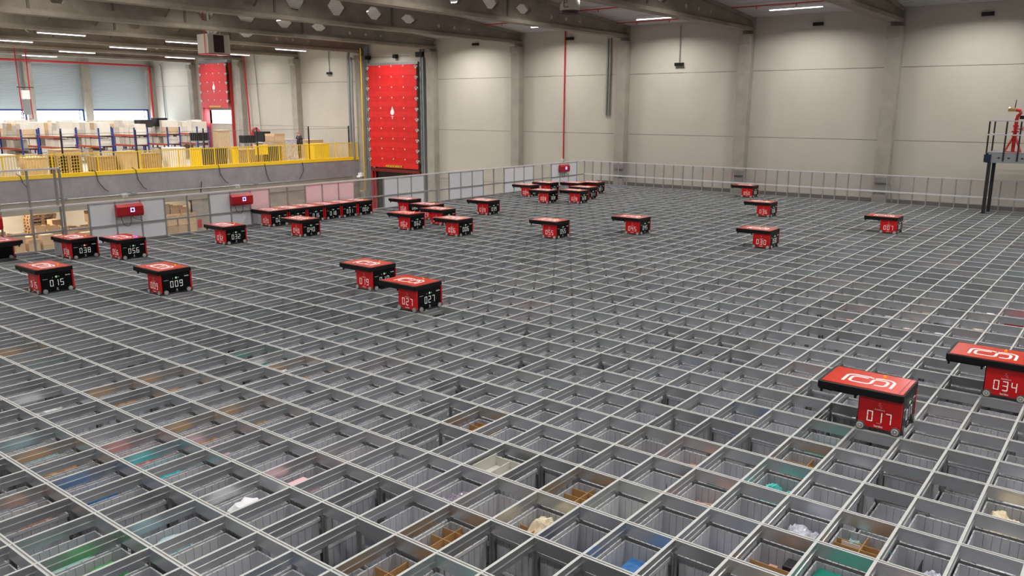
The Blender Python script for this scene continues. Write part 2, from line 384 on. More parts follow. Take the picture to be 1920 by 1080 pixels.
bm_mesh = BD.mesh('storage_bin', BINS)
ZR = -0.163
deep = {(5, 5), (6, 3), (7, 3), (8, 3), (9, 4), (3, 2), (7, 8), (3, 3)}
low = {(11, 7), (11, 8), (12, 8), (12, 9), (8, 8), (4, 2), (-1, 0), (6, 8), (2, 5), (1, 6)}
# robots: number, near corner at node (i, j); flag for a bin held under the cantilever
ROB = [('015', -20, 6, 0), ('009', -16, 8, 0), ('038', -27, 9, 1), ('056', -25, 10, 0), ('032', -25, 14, 0), ('020', -29, 18, 1), ('052', -29, 19, 0), ('016', -29, 20, 0),
       ('018', -29, 21, 0), ('031', -29, 22, 0), ('002', -29, 23, 0), ('040', -24, 17, 0), ('062', -21, 21, 0), ('023', -23.4, 24, 0), ('003', -21, 23, 0), ('006', -17, 21, 0),
       ('039', -22, 27, 0), ('004', -27, 35, 0), ('008', -23, 33, 0), ('028', -21, 34, 0), ('011', -22, 36, 0), ('001', -24, 39, 0), ('055', -12, 23, 0), ('045', -9, 26, 0),
       ('050', -12, 43, 0), ('036', -6, 35, 0), ('030', -1, 26, 0), ('007', 3, 33, 0), ('019', -10, 12, 0), ('027', -6, 11, 0), ('017', 11, 10, 0), ('034', 13, 13, 0),
       ('068', -27, 25, 0), ('047', -27, 37, 0), ('013', -25, 38, 1)]
nobin = {(int(i) - 2, int(j)) for _, i, j, _ in ROB}
level = {}
rl = random.Random(3)
for i in range(IL, IR):
    for j in range(JB, JT):
        r = rl.random(); lv = 0 if r < 0.80 else 1 if r < 0.94 else 2
        if i > -3 and j < 9: lv = 0 if r < 0.93 else 1
        if (i, j) in deep or (i, j) in nobin: lv = 2
        elif (i, j) in low: lv = 1
        level[i, j] = lv
# cells that visibly hold goods keep their bin at the top
CONT = {}
def want(i, j, lv=0): level[i, j] = lv
GOODS = []   # filled below: (i, j, builder)
vis = []
for (i, j), lv in level.items():
    u, v, d = project((i + .5) * PX, (j + .5) * PY, -0.1)
    if d > 0 and -25 < u < 1945 and v < 1100: vis.append((d, i, j))
vis.sort()
near = {(i, j) for d, i, j in vis[:300]}

# goods inside the bins ------------------------------------------------------
def cmat(name, col, rough=0.5, **k): return mat(name, col, rough, **k)
CREAM = cmat('cream_tissue', (0.85, 0.74, 0.52), 0.7, noise=0.2, scale=20)
TEAL = cmat('turquoise_film', (0.10, 0.62, 0.58), 0.25, noise=0.3, scale=25)
TEALD = cmat('deep_teal_cloth', (0.01, 0.24, 0.28), 0.7, noise=0.4, scale=20)
PLAST = cmat('white_plastic_film', (0.72, 0.73, 0.80), 0.22, noise=0.35, scale=12, noise_col=(0.28, 0.30, 0.38))
FOIL = cmat('crinkled_foil', (0.80, 0.74, 0.84), 0.2, metal=0.35, noise=0.9, scale=45, noise_col=(0.10, 0.07, 0.13))
PAPER = cmat('white_paper', (0.80, 0.81, 0.84), 0.6)
BLUEC = cmat('blue_packaging', (0.04, 0.20, 0.52), 0.4, noise=0.4, scale=20)
LBLUE = cmat('pale_blue_packaging', (0.40, 0.66, 0.72), 0.3, noise=0.4, scale=25)
TURQ = cmat('turquoise_carton', (0.04, 0.62, 0.68), 0.4)
CORAL = cmat('coral_packaging', (0.85, 0.28, 0.26), 0.4, noise=0.3, scale=25)
PINK = cmat('pale_pink_board', (0.82, 0.50, 0.54), 0.5)
GREENF = cmat('green_folder', (0.01, 0.26, 0.20), 0.35, noise=0.15, scale=5)
LGREEN = cmat('bright_green_packaging', (0.05, 0.48, 0.12), 0.4, noise=0.4, scale=20)
SKIN = cmat('peach_packets', (0.70, 0.38, 0.28), 0.4, noise=0.4, scale=20)
NAVY = cmat('navy_film', (0.015, 0.03, 0.16), 0.3, noise=0.4, scale=14)
SILV = cmat('silver_packets', (0.45, 0.45, 0.47), 0.25, metal=0.5, noise=0.6, scale=20)
REDC = cmat('red_packaging', (0.55, 0.02, 0.05), 0.4)
BOARD = cmat('pale_grey_board', (0.58, 0.57, 0.52), 0.6)
GCOL = bpy.data.materials.new('mixed_goods'); GCOL.use_nodes = True
_a = GCOL.node_tree.nodes.new('ShaderNodeVertexColor'); _a.layer_name = 'tint'
GCOL.node_tree.links.new(_a.outputs[0], GCOL.node_tree.nodes['Principled BSDF'].inputs['Base Color'])
GCOL.node_tree.nodes['Principled BSDF'].inputs['Roughness'].default_value = 0.55

def heap(w_, d_, h, seed, n=9, rough=0.5, z0=0):
    """a closed, crumpled pile: folds of a coarse height field with fine creases, plus a base"""
    r = random.Random(seed); b = MB(); m_ = max(2, n // 3)
    C = [[r.random() for _ in range(m_ + 2)] for _ in range(m_ + 2)]
    def fold(a, c):
        u, v = a * m_, c * m_; i, j = int(u), int(v); u -= i; v -= j; u = u * u * (3 - 2 * u); v = v * v * (3 - 2 * v)
        return (C[i][j] * (1 - u) + C[i + 1][j] * u) * (1 - v) + (C[i][j + 1] * (1 - u) + C[i + 1][j + 1] * u) * v
    k = len(b.v)
    for a in range(n + 1):
        for c in range(n + 1):
            e = max(0, 1 - (abs(2 * a / n - 1)) ** 5) * max(0, 1 - (abs(2 * c / n - 1)) ** 5)
            z = h * e * (1 - rough * (.72 * fold(a / n, c / n) + .28 * r.random()))
            jx, jy = (r.uniform(-.35, .35) * w_ / n, r.uniform(-.35, .35) * d_ / n) if 0 < a < n and 0 < c < n else (0, 0)
            b.v.append(((a / n - .5) * w_ + jx, (c / n - .5) * d_ + jy, z0 + z))
    for a in range(n):
        for c in range(n):
            i = k + a * (n + 1) + c; b.f.append((i, i + n + 1, i + n + 2, i + 1)); b.m.append(0)
    b.quad([(-w_ / 2, -d_ / 2, z0), (w_ / 2, -d_ / 2, z0), (w_ / 2, d_ / 2, z0), (-w_ / 2, d_ / 2, z0)])
    return b
ZF = ZR - BH + 0.02    # inside bottom of a bin on the top level
def cell(i, j, fx=.5, fy=.5, z=0): return ((i + fx) * PX, (j + fy) * PY, ZF + z)
def good(name, mb, m_, label, cat, i, j, fx=.5, fy=.5, z=0, rz=0, smooth=False, lv=0):
    level[i, j] = lv; CONT.setdefault((i, j), []).append(label)
    x, y, zz = cell(i, j, fx, fy, z)
    return solid(name, mb, m_, label, cat, (x, y, zz - lv * (BH + .005)), rz=rz, smooth=smooth)
def pile(name, m_, label, cat, i, j, w_=.38, d_=.58, h=.2, seed=1, n=9, rough=.5, **k):
    return good(name, heap(w_, d_, min(h * 1.18, .37), seed, n, rough * .75), m_, label, cat, i, j, **k)
def flat(name, m_, label, cat, i, j, sx, sy, sz, **k):
    return good(name, MB().box(-sx / 2, sx / 2, -sy / 2, sy / 2, 0, sz), m_, label, cat, i, j, **k)
def divider(label, i, j, h=.27, xs=(.5,), ys=(.5,), name='cardboard_divider'):
    b = MB(); a, c = .203, .300
    for q in xs: x = (2 * q - 1) * a; b.box(x - .003, x + .003, -c, c, 0, h)
    for q in ys: y = (2 * q - 1) * c; b.box(-a, a, y - .003, y + .003, 0.001, h - .004)
    return good(name, b, CARDIN, label, 'cardboard divider', i, j)
pile('crumpled_tissue', CREAM, 'crumpled cream tissue bulging from a bin beside brown cardboard dividers', 'tissue paper', 6, 4, .30, .36, .33, 5, 15, .55, fx=.45, fy=.66)
divider('brown cardboard divider around the crumpled cream tissue', 6, 4, .265, (.42,), (.55,))
pile('flower_ornament', BLACK, 'small black flower ornament lying against the cream tissue', 'ornament', 6, 4, .05, .09, .285, 6, 5, .6, fx=.24, fy=.44)
divider('tall brown cardboard divider in a bin between two deep empty cells', 5, 3, .30, (.35,), (.58, .84))
divider('brown cardboard divider with three compartments behind the cream tissue', 6, 5, .295, (.45,), (.58, .82))
divider('low brown cardboard divider in the bin one cell behind the aqua plastic bags', 9, 8, .29, (.6,), (.66,))
divider('brown cardboard divider with folded white papers stuck in it', 11, 6, .30, (.55,), (.56, .72))
flat('paper_sheet', PAPER, 'folded white paper leaning in a brown cardboard divider', 'paper', 11, 6, .16, .004, .17, fx=.35, fy=.64, z=.13)
pile('plastic_bag', LBLUE, 'pale bluish plastic bag behind a cardboard divider with papers', 'plastic bag', 11, 6, .16, .20, .29, 9, 8, .5, fx=.35, fy=.76)
divider('brown cardboard divider peeking out at the bottom edge of the view', 5, 2, .30, (.4,), (.62,))
divider('small brown cardboard divider in a bin past the pale board tray', 2, 6, .30, (.4,), (.7, .88))
flat('cardboard_piece', CARDIN, 'torn brown cardboard piece in a bin with a white bag', 'cardboard piece', 3, 4, .006, .20, .27, fx=.6, fy=.3)
pile('plastic_bag', PLAST, 'small white plastic bag beside a torn cardboard piece', 'plastic bag', 3, 4, .18, .2, .24, 12, 8, fx=.35, fy=.4)
divider('long brown cardboard strip holding small dark boxes in a bin', 10, 5, .285, (), (.56,))
flat('product_box', DARKST, 'small black printed product box in a bin with a cardboard strip', 'product box', 10, 5, .13, .15, .26, fx=.72, fy=.80)
flat('product_box', SKIN, 'small peach product box beside the black printed one', 'product box', 10, 5, .07, .07, .25, fx=.45, fy=.62)
flat('cardboard_piece', CARDIN, 'brown cardboard flap in a bin left of the peach packets', 'cardboard piece', 6, 7, .006, .30, .26, fx=.55, fy=.6)
flat('cardboard_piece', CARDIN, 'small upright cardboard piece in a bin with white slips', 'cardboard piece', 7, 10, .05, .006, .27, fx=.6, fy=.7)
pile('foil_packets', FOIL, 'heap of crinkled silver and purple foil packets filling a bin', 'foil packets', 4, 4, .40, .60, .30, 21, 30, .45)
pile('silver_packets', SILV, 'few crumpled silver packets low in a bin', 'foil packets', 5, 6, .36, .50, .25, 22, 10, .6)
pile('printed_bag', NAVY, 'blue and white printed bag at the bottom of a bin', 'bag', 7, 4, .26, .36, .24, 23, 8, .5, fx=.6, fy=.7)
flat('blue_box', BLUEC, 'blue product box low in a bin at the bottom of the view', 'product box', 8, 4, .28, .34, .235, fx=.62, fy=.55)
# pale board tray standing high in its cell
b = MB(); b.box(-.19, .19, -.22, -.21, 0, .10); b.box(-.19, .19, .16, .17, 0, .10); b.box(-.19, -.18, -.22, .17, 0, .13); b.box(.0, .01, -.22, .17, 0, .09); b.box(-.19, .19, -.22, .17, 0, .005)
solid('board_tray', b, BOARD, 'pale grey board tray with partitions standing up near the track level', 'board tray', ((4 + .5) * PX, (5 + .45) * PY, -0.165)); level[4, 5] = 0; CONT[4, 5] = ['board tray']
pile('paper_bundle', PAPER, 'sloping bundle of white papers in a bin', 'papers', 1, 2, .30, .44, .32, 31, 7, .3, fx=.4, fy=.55)
flat('paper_roll', PAPER, 'long white paper strip lying at the rim of a bin', 'paper strip', 1, 2, .05, .50, .03, fx=.93, fy=.5, z=.315)
pile('blue_sleeve', NAVY, 'dark blue plastic sleeve standing in a bin', 'plastic sleeve', 2, 2, .12, .14, .28, 33, 6, .3, fx=.62, fy=.3)
flat('pink_board', PINK, 'pale pink board sheet in a bin, the upper of two', 'board sheet', 1, 3, .20, .34, .30, fx=.45, fy=.36)
flat('pink_board', PINK, 'pale pink board sheet in a bin, the lower of two', 'board sheet', 1, 3, .04, .28, .335, fx=.90, fy=.34)
pile('packets', SKIN, 'shiny peach coloured packets in a bin', 'packets', 7, 7, .30, .40, .26, 35, 13, .6, fx=.45, fy=.62)
pile('packets', SKIN, 'brown and peach packets leaning in a bin beside a black panel bin', 'packets', 8, 6, .34, .34, .26, 36, 9, .75, fx=.5, fy=.62)
flat('black_divider', BLACK, 'black divider panel standing across a bin', 'divider panel', 7, 6, .006, .34, .28, fx=.68, fy=.55, rz=0.5)
pile('plastic_bag', TEAL, 'shiny aqua plastic bag in a bin, the larger of two', 'plastic bag', 9, 7, .24, .28, .27, 38, 14, .5, fx=.34, fy=.64)
pile('plastic_bag', TEAL, 'shiny aqua plastic bag in a bin, the smaller of two', 'plastic bag', 9, 7, .19, .26, .255, 39, 14, .5, fx=.74, fy=.66)
pile('garment_bag', PLAST, 'clear plastic bag of pale grey garments filling a bin', 'garment bag', 10, 6, .38, .55, .315, 40, 18, .45)
pile('folded_cloth', TEALD, 'deep teal cloth lying in a low standing bin', 'folded cloth', 11, 7, .26, .30, .26, 41, 12, .5, fx=.66, fy=.62, lv=1)
pile('plastic_bag', PLAST, 'crumpled white plastic bag at the far end of a bin', 'plastic bag', 10, 8, .37, .36, .27, 42, 16, .6, fx=.5, fy=.6)
pile('plastic_bag', PLAST, 'white plastic bag beside a grey divider at the lower edge', 'plastic bag', 12, 6, .22, .44, .29, 43, 16, .5, fx=.75, fy=.5)
flat('black_divider', DARKST, 'dark grey divider panel between white plastic bags', 'divider panel', 12, 6, .006, .40, .28, fx=.5, fy=.55)
pile('plastic_bag', PLAST, 'flattened white printed bag left of a dark grey divider', 'plastic bag', 12, 6, .18, .36, .20, 44, 10, .5, fx=.24, fy=.55)
pile('crumpled_tissue', CREAM, 'pale cream tissue bulging in a bin near the right edge', 'tissue paper', 13, 8, .38, .44, .31, 45, 16, .6, fx=.45, fy=.6)
flat('green_folder', GREENF, 'glossy green folder covering a bin at the lower edge', 'folder', 11, 5, .36, .55, .27, fx=.5, fy=.5)
flat('green_folder', GREENF, 'glossy green folder in a bin near the robot numbered 017', 'folder', 9, 9, .34, .40, .22, fx=.5, fy=.6)
flat('white_label', PAPER, 'small white label on a green folder', 'label', 9, 9, .05, .03, .003, fx=.28, fy=.62, z=.222)
flat('turquoise_film', TEAL, 'thin turquoise film strip showing beyond a bin rim', 'film strip', 8, 7, .30, .04, .02, fx=.55, fy=.08, z=.30)
def stripe(name, m_, label, cat, i, j, y0=.1, y1=.85, seed=1, h=.345):
    """packets that stand up to the rim along the +X side of a bin"""
    L_ = (y1 - y0) * .62
    return good(name, heap(.30, L_, h, seed, 8, .12), m_, label, cat, i, j, fx=.52, fy=.08 + .84 * (y0 + y1) / 2)
stripe('packaging', BLUEC, 'shiny blue packets level with a bin rim, lower left of the grid', 'packets', -2, 1, .1, .85, 51)
stripe('packaging', LBLUE, 'pale blue packets level with a bin rim, lower left of the grid', 'packets', 1, 1, .1, .75, 52)
stripe('packaging', LGREEN, 'bright green packets at the bottom edge of the view', 'packets', 1, 0, .3, .95, 53)
stripe('packaging', TURQ, 'flat turquoise cartons level with a bin rim', 'cartons', -2, 2, .15, .8, 54)
stripe('packaging', CORAL, 'coral red packets in a bin past the turquoise cartons', 'packets', -3, 2, .1, .75, 55)
stripe('packaging', CARDIN, 'row of brown cartons level with a bin rim, lower left', 'cartons', -4, 1, .05, .95, 56)
stripe('packaging', CARDIN, 'brown carton in a bin at the left edge', 'cartons', -13, 3, .05, .95, 57)
stripe('packaging', LBLUE, 'bluish film packets in a bin near the left edge', 'packets', -5, 1, .2, .95, 58)
stripe('packaging', PAPER, 'white folded papers level with a bin rim near the left edge', 'papers', -8, 2, .05, .95, 59)
stripe('packaging', SKIN, 'peach coloured boxes level with a bin rim at the left edge', 'boxes', -2, 0, .5, .95, 60)
stripe('packaging', CARDIN, 'brown cartons in a bin, upper of two in the same row', 'cartons', -7, 4, .1, .8, 61)
stripe('packaging', CARDIN, 'brown cartons in a bin, lower of two in the same row', 'cartons', -7, 3, .1, .95, 62)
stripe('packaging', GREENF, 'flat green folder in a bin beside small white boxes', 'folder', -7, 6, .2, .9, 63)
stripe('packaging', PAPER, 'small white boxes in a bin beside a green folder', 'boxes', -6, 6, .3, .8, 64)
stripe('packaging', CARDIN, 'brown cartons in a bin beside small white boxes', 'cartons', -5, 6, .1, .8, 65)
stripe('packaging', CARDIN, 'short brown carton in the middle of the left grid area', 'cartons', -3, 4, .2, .8, 66)
stripe('packaging', CARDIN, 'brown cartons beside a pale pink sheet', 'cartons', -3, 3, .1, .9, 67)
stripe('packaging', PINK, 'pale pink sheet beside brown cartons', 'board sheet', -2, 3, .1, .6, 68)
flat('pink_board', PINK, 'long pale pink board along a bin rim, right side, upper of two', 'board sheet', 12, 11, .36, .06, .02, fx=.55, fy=.10, z=.33)
flat('pink_board', PINK, 'long pale pink board along a bin rim, right side, lower of two', 'board sheet', 12, 10, .36, .06, .02, fx=.55, fy=.10, z=.33)
flat('cardboard_piece', CARDIN, 'flat brown cardboard in the bin behind the robot numbered 017', 'cardboard piece', 11, 9, .36, .10, .02, fx=.5, fy=.12, z=.31)
pile('packaging', BLUEC, 'blue film packet low in a bin right of the middle', 'packets', 7, 9, .22, .30, .33, 70, 8, .2, fx=.6, fy=.3)
flat('packaging', REDC, 'small red packet in a bin at the right edge', 'packets', 11, 20, .3, .3, .30, fx=.5, fy=.5)

# bins: one object each for the ones that show largest, the rest as one mass
def bin_at(i, j, lv): return ((i + .5) * PX, (j + .5) * PY, ZR - lv * (BH + .005))
massb = MB()
for (i, j), lv in sorted(level.items()):
    if lv > 1: 
        if (i, j) not in near: continue
    p = bin_at(i, j, lv)
    if (i, j) in near and lv < 2:
        if (i, j) in CONT: lb = ' '.join(('grey bin holding the ' + CONT[i, j][0]).split()[:16]); g = None
        elif lv == 1: lb = 'grey ribbed storage bin standing one level lower in a deep cell'; g = 'bins one level down'
        else: lb = 'light grey ribbed plastic storage bin hanging level just under the tracks'; g = 'bins on the top level'
        solid('storage_bin', bm_mesh, None, lb, 'storage bin', p, g)
    elif (i, j) not in near: massb.add(BS, *p)
    # bins further down the stack show only through neighbouring deep cells
    if (i, j) in near:
        nb = [(i + a, j + c) for a in (-1, 0, 1) for c in (-1, 0, 1)]
        if any(level.get(q, 0) > 0 for q in nb):
            for k in range(max(lv + 1, 3 if lv == 2 else 0), 5):
                massb.add(BD if k < 3 else BS, *bin_at(i, j, k))
o = solid('storage_bins', massb.mesh('storage_bins', BINS, fix=False), None, 'mass of further grey storage bins stacked below the tracks towards the far fence', 'storage bins'); o['kind'] = 'stuff'
# goods in all the far bins, random colours added to tint the track reflections
gm = MB(); tints = []; rg = random.Random(11)
pal = [(.45, .46, .49)] * 5 + [(.75, .75, .76), (.72, .70, .66), (.70, .73, .78), (.72, .55, .55), (.62, .66, .52)] + [(.24, .25, .27)] * 2 + [(.55, .55, .55), (.62, .60, .55), (.10, .10, .12), (.16, .16, .18), (.16, .28, .44), (.60, .28, .28), (.24, .46, .42), (.42, .34, .22), (.25, .27, .36), (.60, .50, .40), (.05, .05, .06), (.5, .42, .42), (.35, .45, .5)]
for (i, j), lv in sorted(level.items()):
    if lv or (i, j) in CONT: continue
    far = (i, j) not in near
    if not far and rg.random() < .62: continue
    h = rg.uniform(.20, .325) if far else rg.uniform(.05, .2)
    mb = heap(.40, .60, h, rg.random(), 3 if far else 6, .3)
    x, y, z = cell(i, j); gm.add(mb, x, y, z); c = rg.choice(pal); tints += [c] * len(mb.v)
me = gm.mesh('mixed_goods', GCOL, fix=False); ca = me.color_attributes.new('tint', 'FLOAT_COLOR', 'POINT')
ca.data.foreach_set('color', [q for c in tints for q in (*c, 1)])
o = solid('mixed_goods', me, None, 'mixed packed goods lying in the many bins across the grid', 'goods'); o['kind'] = 'stuff'

# ---------------------------------------------------------------- robots
SEG = {'0': 'abcdef', '1': 'bc', '2': 'abged', '3': 'abgcd', '4': 'fgbc', '5': 'afgcd', '6': 'afgedc', '7': 'abc', '8': 'abcdefg', '9': 'abcdfg'}
def digits_mb(num, h=.125, wd=.062, pitch=.098, t=.0105):
    """seven-segment number in the (u, v) plane, centred"""
    L = []; g = .003
    for k, ch in enumerate(num):
        x0 = (k - 1) * pitch - wd / 2; x1 = x0 + wd; y0, ym, y1 = -h / 2, 0, h / 2
        R = {'a': (x0 + g, x1 - g, y1 - t, y1), 'd': (x0 + g, x1 - g, y0, y0 + t), 'g': (x0 + g, x1 - g, -t / 2, t / 2), 'b': (x1 - t, x1, ym + g, y1 - g), 'c': (x1 - t, x1, y0 + g, ym - g), 'f': (x0, x0 + t, ym + g, y1 - g), 'e': (x0, x0 + t, y0 + g, ym - g)}
        L += [R[s] for s in SEG[ch]]
    return L
def on_face(rects, face, cu, cv, d):
    b = MB()
    for a, c, e, f in rects:
        if face == 'red': b.box(cu + a, cu + c, d - .0015, d, cv + e, cv + f)
        else: b.box(d, d + .0015, cu + a, cu + c, cv + e, cv + f)
    return b
DM = {}
def digit_mesh(ch, face, cu):
    key = (ch, face, round(cu, 3))
    if key not in DM: DM[key] = on_face(digits_mb(ch, pitch=0), face, cu, .180 if face == 'red' else .200, .0135 if face == 'red' else .0002).mesh('digit', DIGIT)
    return DM[key]
def text_mesh(s, size, bold=False):
    c = bpy.data.curves.new('txt', 'FONT'); c.body = s; c.size = size; c.align_x = 'CENTER'; c.extrude = 0.0006
    if bold: c.offset = size * .022
    o = bpy.data.objects.new('txt', c); COL.objects.link(o); dg = bpy.context.evaluated_depsgraph_get(); dg.update()
    me = bpy.data.meshes.new_from_object(o.evaluated_get(dg)); bpy.data.objects.remove(o); me.materials.clear(); me.materials.append(WHITE); return me
T_K, T_A, T_K2, T_A2 = text_mesh('kardex', .034, True), text_mesh('AutoStore', .026), text_mesh('kardex', .034, True), text_mesh('AutoStore', .022)
RF = Matrix(((1, 0, 0), (0, 0, -1), (0, 1, 0))).to_euler()      # text on the face looking along -Y
BF = Matrix(((0, 0, 1), (1, 0, 0), (0, 1, 0))).to_euler()       # text on the face looking along +X
DL, DW = -0.470, 0.660     # body length along X (0 .. DL), width along Y
rb = MB(); rb.box(-.462, -.012, .045, .640, .035, .405); CH = rb
def rm(name, mb, m_, **k): return mb.mesh(name, m_, **k)
chas = rb.mesh('chassis', BLACK)
b = MB(); b.prism([(-.452, .045), (-.012, .045), (-.004, .055), (-.004, .40), (-.46, .40), (-.46, .055)], 'y', .014, .046); sideN = b.mesh('side_panel', RED)
b = MB(); b.prism([(-.452, .045), (.000, .045), (.004, .055), (.004, .40), (-.46, .40), (-.46, .055)], 'y', .640, .672); sideF = b.mesh('side_panel', RED)
b = MB(); b.box(-.012, .0, .050, .636, .045, .40); front = b.mesh('front_panel', GLOSSBLACK)
b = MB(); b.box(-.475, -.462, .050, .636, .045, .40); rear = b.mesh('rear_panel', GLOSSBLACK)
def wheel_mesh(ax):
    b = MB(); a = (0, -.012, 0) if ax == 'y' else (-.012, 0, 0); c = (0, .012, 0) if ax == 'y' else (.012, 0, 0)
    b.cyl(a, c, .050, 24, 0)
    s = -1 if ax == 'y' else 1
    for s in (-1, 1):
        p = (lambda t: (0, s * t, 0)) if ax == 'y' else (lambda t: (s * t, 0, 0))
        b.cyl(p(.010), p(.0145), .040, 24, 1, .037); b.cyl(p(.0145), p(.0155), .028, 20, 2, .026); b.cyl(p(.0155), p(.018), .012, 12, 1, .010)
    return b.mesh('wheel', [TYRE, HUB, POST])
WY_, WX_ = wheel_mesh('y'), wheel_mesh('x')
b = MB()
def rrect(x0, x1, y0, y1, r, n=5):
    P = []
    for cx, cy, a0 in ((x1 - r, y1 - r, 0), (x0 + r, y1 - r, 90), (x0 + r, y0 + r, 180), (x1 - r, y0 + r, 270)):
        for k in range(n + 1): a = math.radians(a0 + 90 * k / n); P.append((cx + r * math.cos(a), cy + r * math.sin(a)))
    return P
b.prism(rrect(-.932, .008, -.030, .680, .03), 'z', .405, .490); cover = b.mesh('top_cover', BLACK)
b = MB(); b.prism(rrect(-.895, -.062, .006, .640, .012), 'z', .488, .4955); b.prism(rrect(-.056, -.012, .006, .640, .008), 'z', .488, .4955); plate = b.mesh('cover_plate', REDTOP)
# the white emblem on the cover: rounded bands
def band(pts, w_, z0=.4955, z1=.4965):
    b = MB(); P = [Vector((x, y)) for x, y in pts]
    Lp, Rp = [], []
    for i, p in enumerate(P):
        d = (P[min(i + 1, len(P) - 1)] - P[max(i - 1, 0)]).normalized(); nrm = Vector((-d.y, d.x)); Lp.append(p + nrm * w_ / 2); Rp.append(p - nrm * w_ / 2)
    for i in range(len(P) - 1):
        poly = [Lp[i], Lp[i + 1], Rp[i + 1], Rp[i]]
        b.prism([tuple(q) for q in poly], 'z', z0, z1)
    return b
def arc(cx, cy, r, a0, a1, n=8): return [(cx + r * math.cos(math.radians(a0 + (a1 - a0) * k / n)), cy + r * math.sin(math.radians(a0 + (a1 - a0) * k / n))) for k in range(n + 1)]
lg = MB()
y0, y1 = .17, .44
for pts in ([(-.70, y0 - .03), (-.70, y1 - .10)] + arc(-.62, y1 - .08, .08, 180, 90) + [(-.56, y1)],                     # outer left band
            [(-.47, y1 - .06)] + arc(-.585, y1 - .115, .055, 90, 180) + arc(-.585, y0 + .055, .055, 180, 270) + [(-.50, y0), (-.46, y0)] + arc(-.46, y0 + .055, .055, 270, 360)[1:] + [(-.405, y1 - .115)] + arc(-.35, y1 - .115, .055, 180, 90) + [(-.30, y1 - .06)] + arc(-.30, y1 - .115, .055, 90, 0)[1:] + [(-.245, y0 + .055)] + arc(-.30, y0 + .055, .055, 0, -90)[1:] + [(-.36, y0)],
            [(-.56, y1), (-.47, y1 - .002), (-.42, y1 - .03)],
            [(-.40, y1 - .02), (-.34, y1)] + arc(-.27, y1 - .09, .09, 90, 0) + [(-.18, y0 - .03)]):
    lg.add(band(pts, .032))
emblem = lg.mesh('emblem', WHITE)
b = MB(); b.cyl((-.33, .535, .495), (-.33, .535, .512), .020, 14, 0, .017); b.cyl((-.33, .535, .512), (-.33, .535, .522), .010, 10, 0, .006); button = b.mesh('button', YEL)
b = MB(); b.box(-.925, -.49, .03, .62, .375, .405)
for sx in (-.90, -.52):
    for sy in (.06, .59): b.box(sx - .012, sx + .012, sy - .012, sy + .012, .335, .376)
b.box(-.93, -.925, .10, .18, .37, .40); b.box(-.80, -.76, -.02, .03, .388, .404)
gripper = b.mesh('lifting_frame', BLACK)
# small marks
b = on_face([(-.02, .02, .045, .0475)], 'red', -.235, .062, .0135)
for dx, dz in ((-.014, 0), (.014, 0), (0, .012), (0, -.012), (-.014, .024), (.014, -.02), (0, .03)): b.box(-.235 + dx - .003, -.235 + dx + .003, .012, .0135, .318 + dz - .003, .318 + dz + .003)
marks = b.mesh('marks', WHITE)
b = MB(); b.cyl((-.001, .345, .085), (.002, .345, .085), .014, 12); b.box(0, .0015, .32, .375, .052, .058); b.box(0, .0015, .27, .275, .30, .325); b.cyl((0, .345, .318), (.002, .345, .318), .022, 14)
marks2 = b.mesh('marks', HUB)
def led_mesh(n, m_, r=.007): b = MB(); b.cyl((-.0005, .335, .32), (.0035, .335, .32), r, 10); b.box(-.0005, .0025, .385, .395, .317, .322); return b.mesh(n, m_)
LG, LR = led_mesh('status_light', LEDG), led_mesh('status_light', LEDR, .012)
spots = {'015': 'alone near the left edge of the grid', '009': 'with a bright reflection on its cover', '038': 'at the left fence holding a grey bin', '056': 'right of the robot marked 038', '032': 'in front of the left fence', '020': 'nearest of the parked row at the fence',
         '052': 'second of the parked row, mostly hidden behind 040', '016': 'third in the parked row at the fence', '018': 'fourth in the parked row at the fence', '031': 'fifth in the parked row at the fence', '002': 'last in the parked row at the fence', '040': 'in front of the parked row',
         '017': 'large in the lower right of the grid', '034': 'cut off by the right edge of the view', '027': 'overlapping the robot marked 019', '019': 'half behind the robot marked 027', '007': 'far on the right side of the grid', '001': 'nearest the corner of the fences'}
spots.update({'062': 'in front of the robot marked 068', '006': 'nearest of the cluster around 062', '039': 'alone behind the robot marked 006', '004': 'leftmost of the far group', '008': 'in front of the far group, left of 028', '028': 'in front of the far group, right of 008',
              '011': 'right behind the robot marked 028', '055': 'in the middle of the grid, left of 045', '045': 'in the middle of the grid, right of 055', '050': 'at the far fence on the right side', '036': 'between the robots marked 050 and 030', '030': 'in front of the one marked 036', '068': 'behind the robot marked 062'})
NOTNUM = {'052': 'red and black robot second in the parked row, mostly hidden behind 040', '023': 'red and black grid robot showing only its last digit 3, beside 062', '003': 'red and black grid robot between 062 and 006 with its number hidden',
          '047': 'red and black grid robot right behind the one marked 008', '013': 'red and black grid robot behind 028 with a grey bin under its cantilever', '048': 'red and black robot cut by the left edge, its cantilever towards the viewer'}
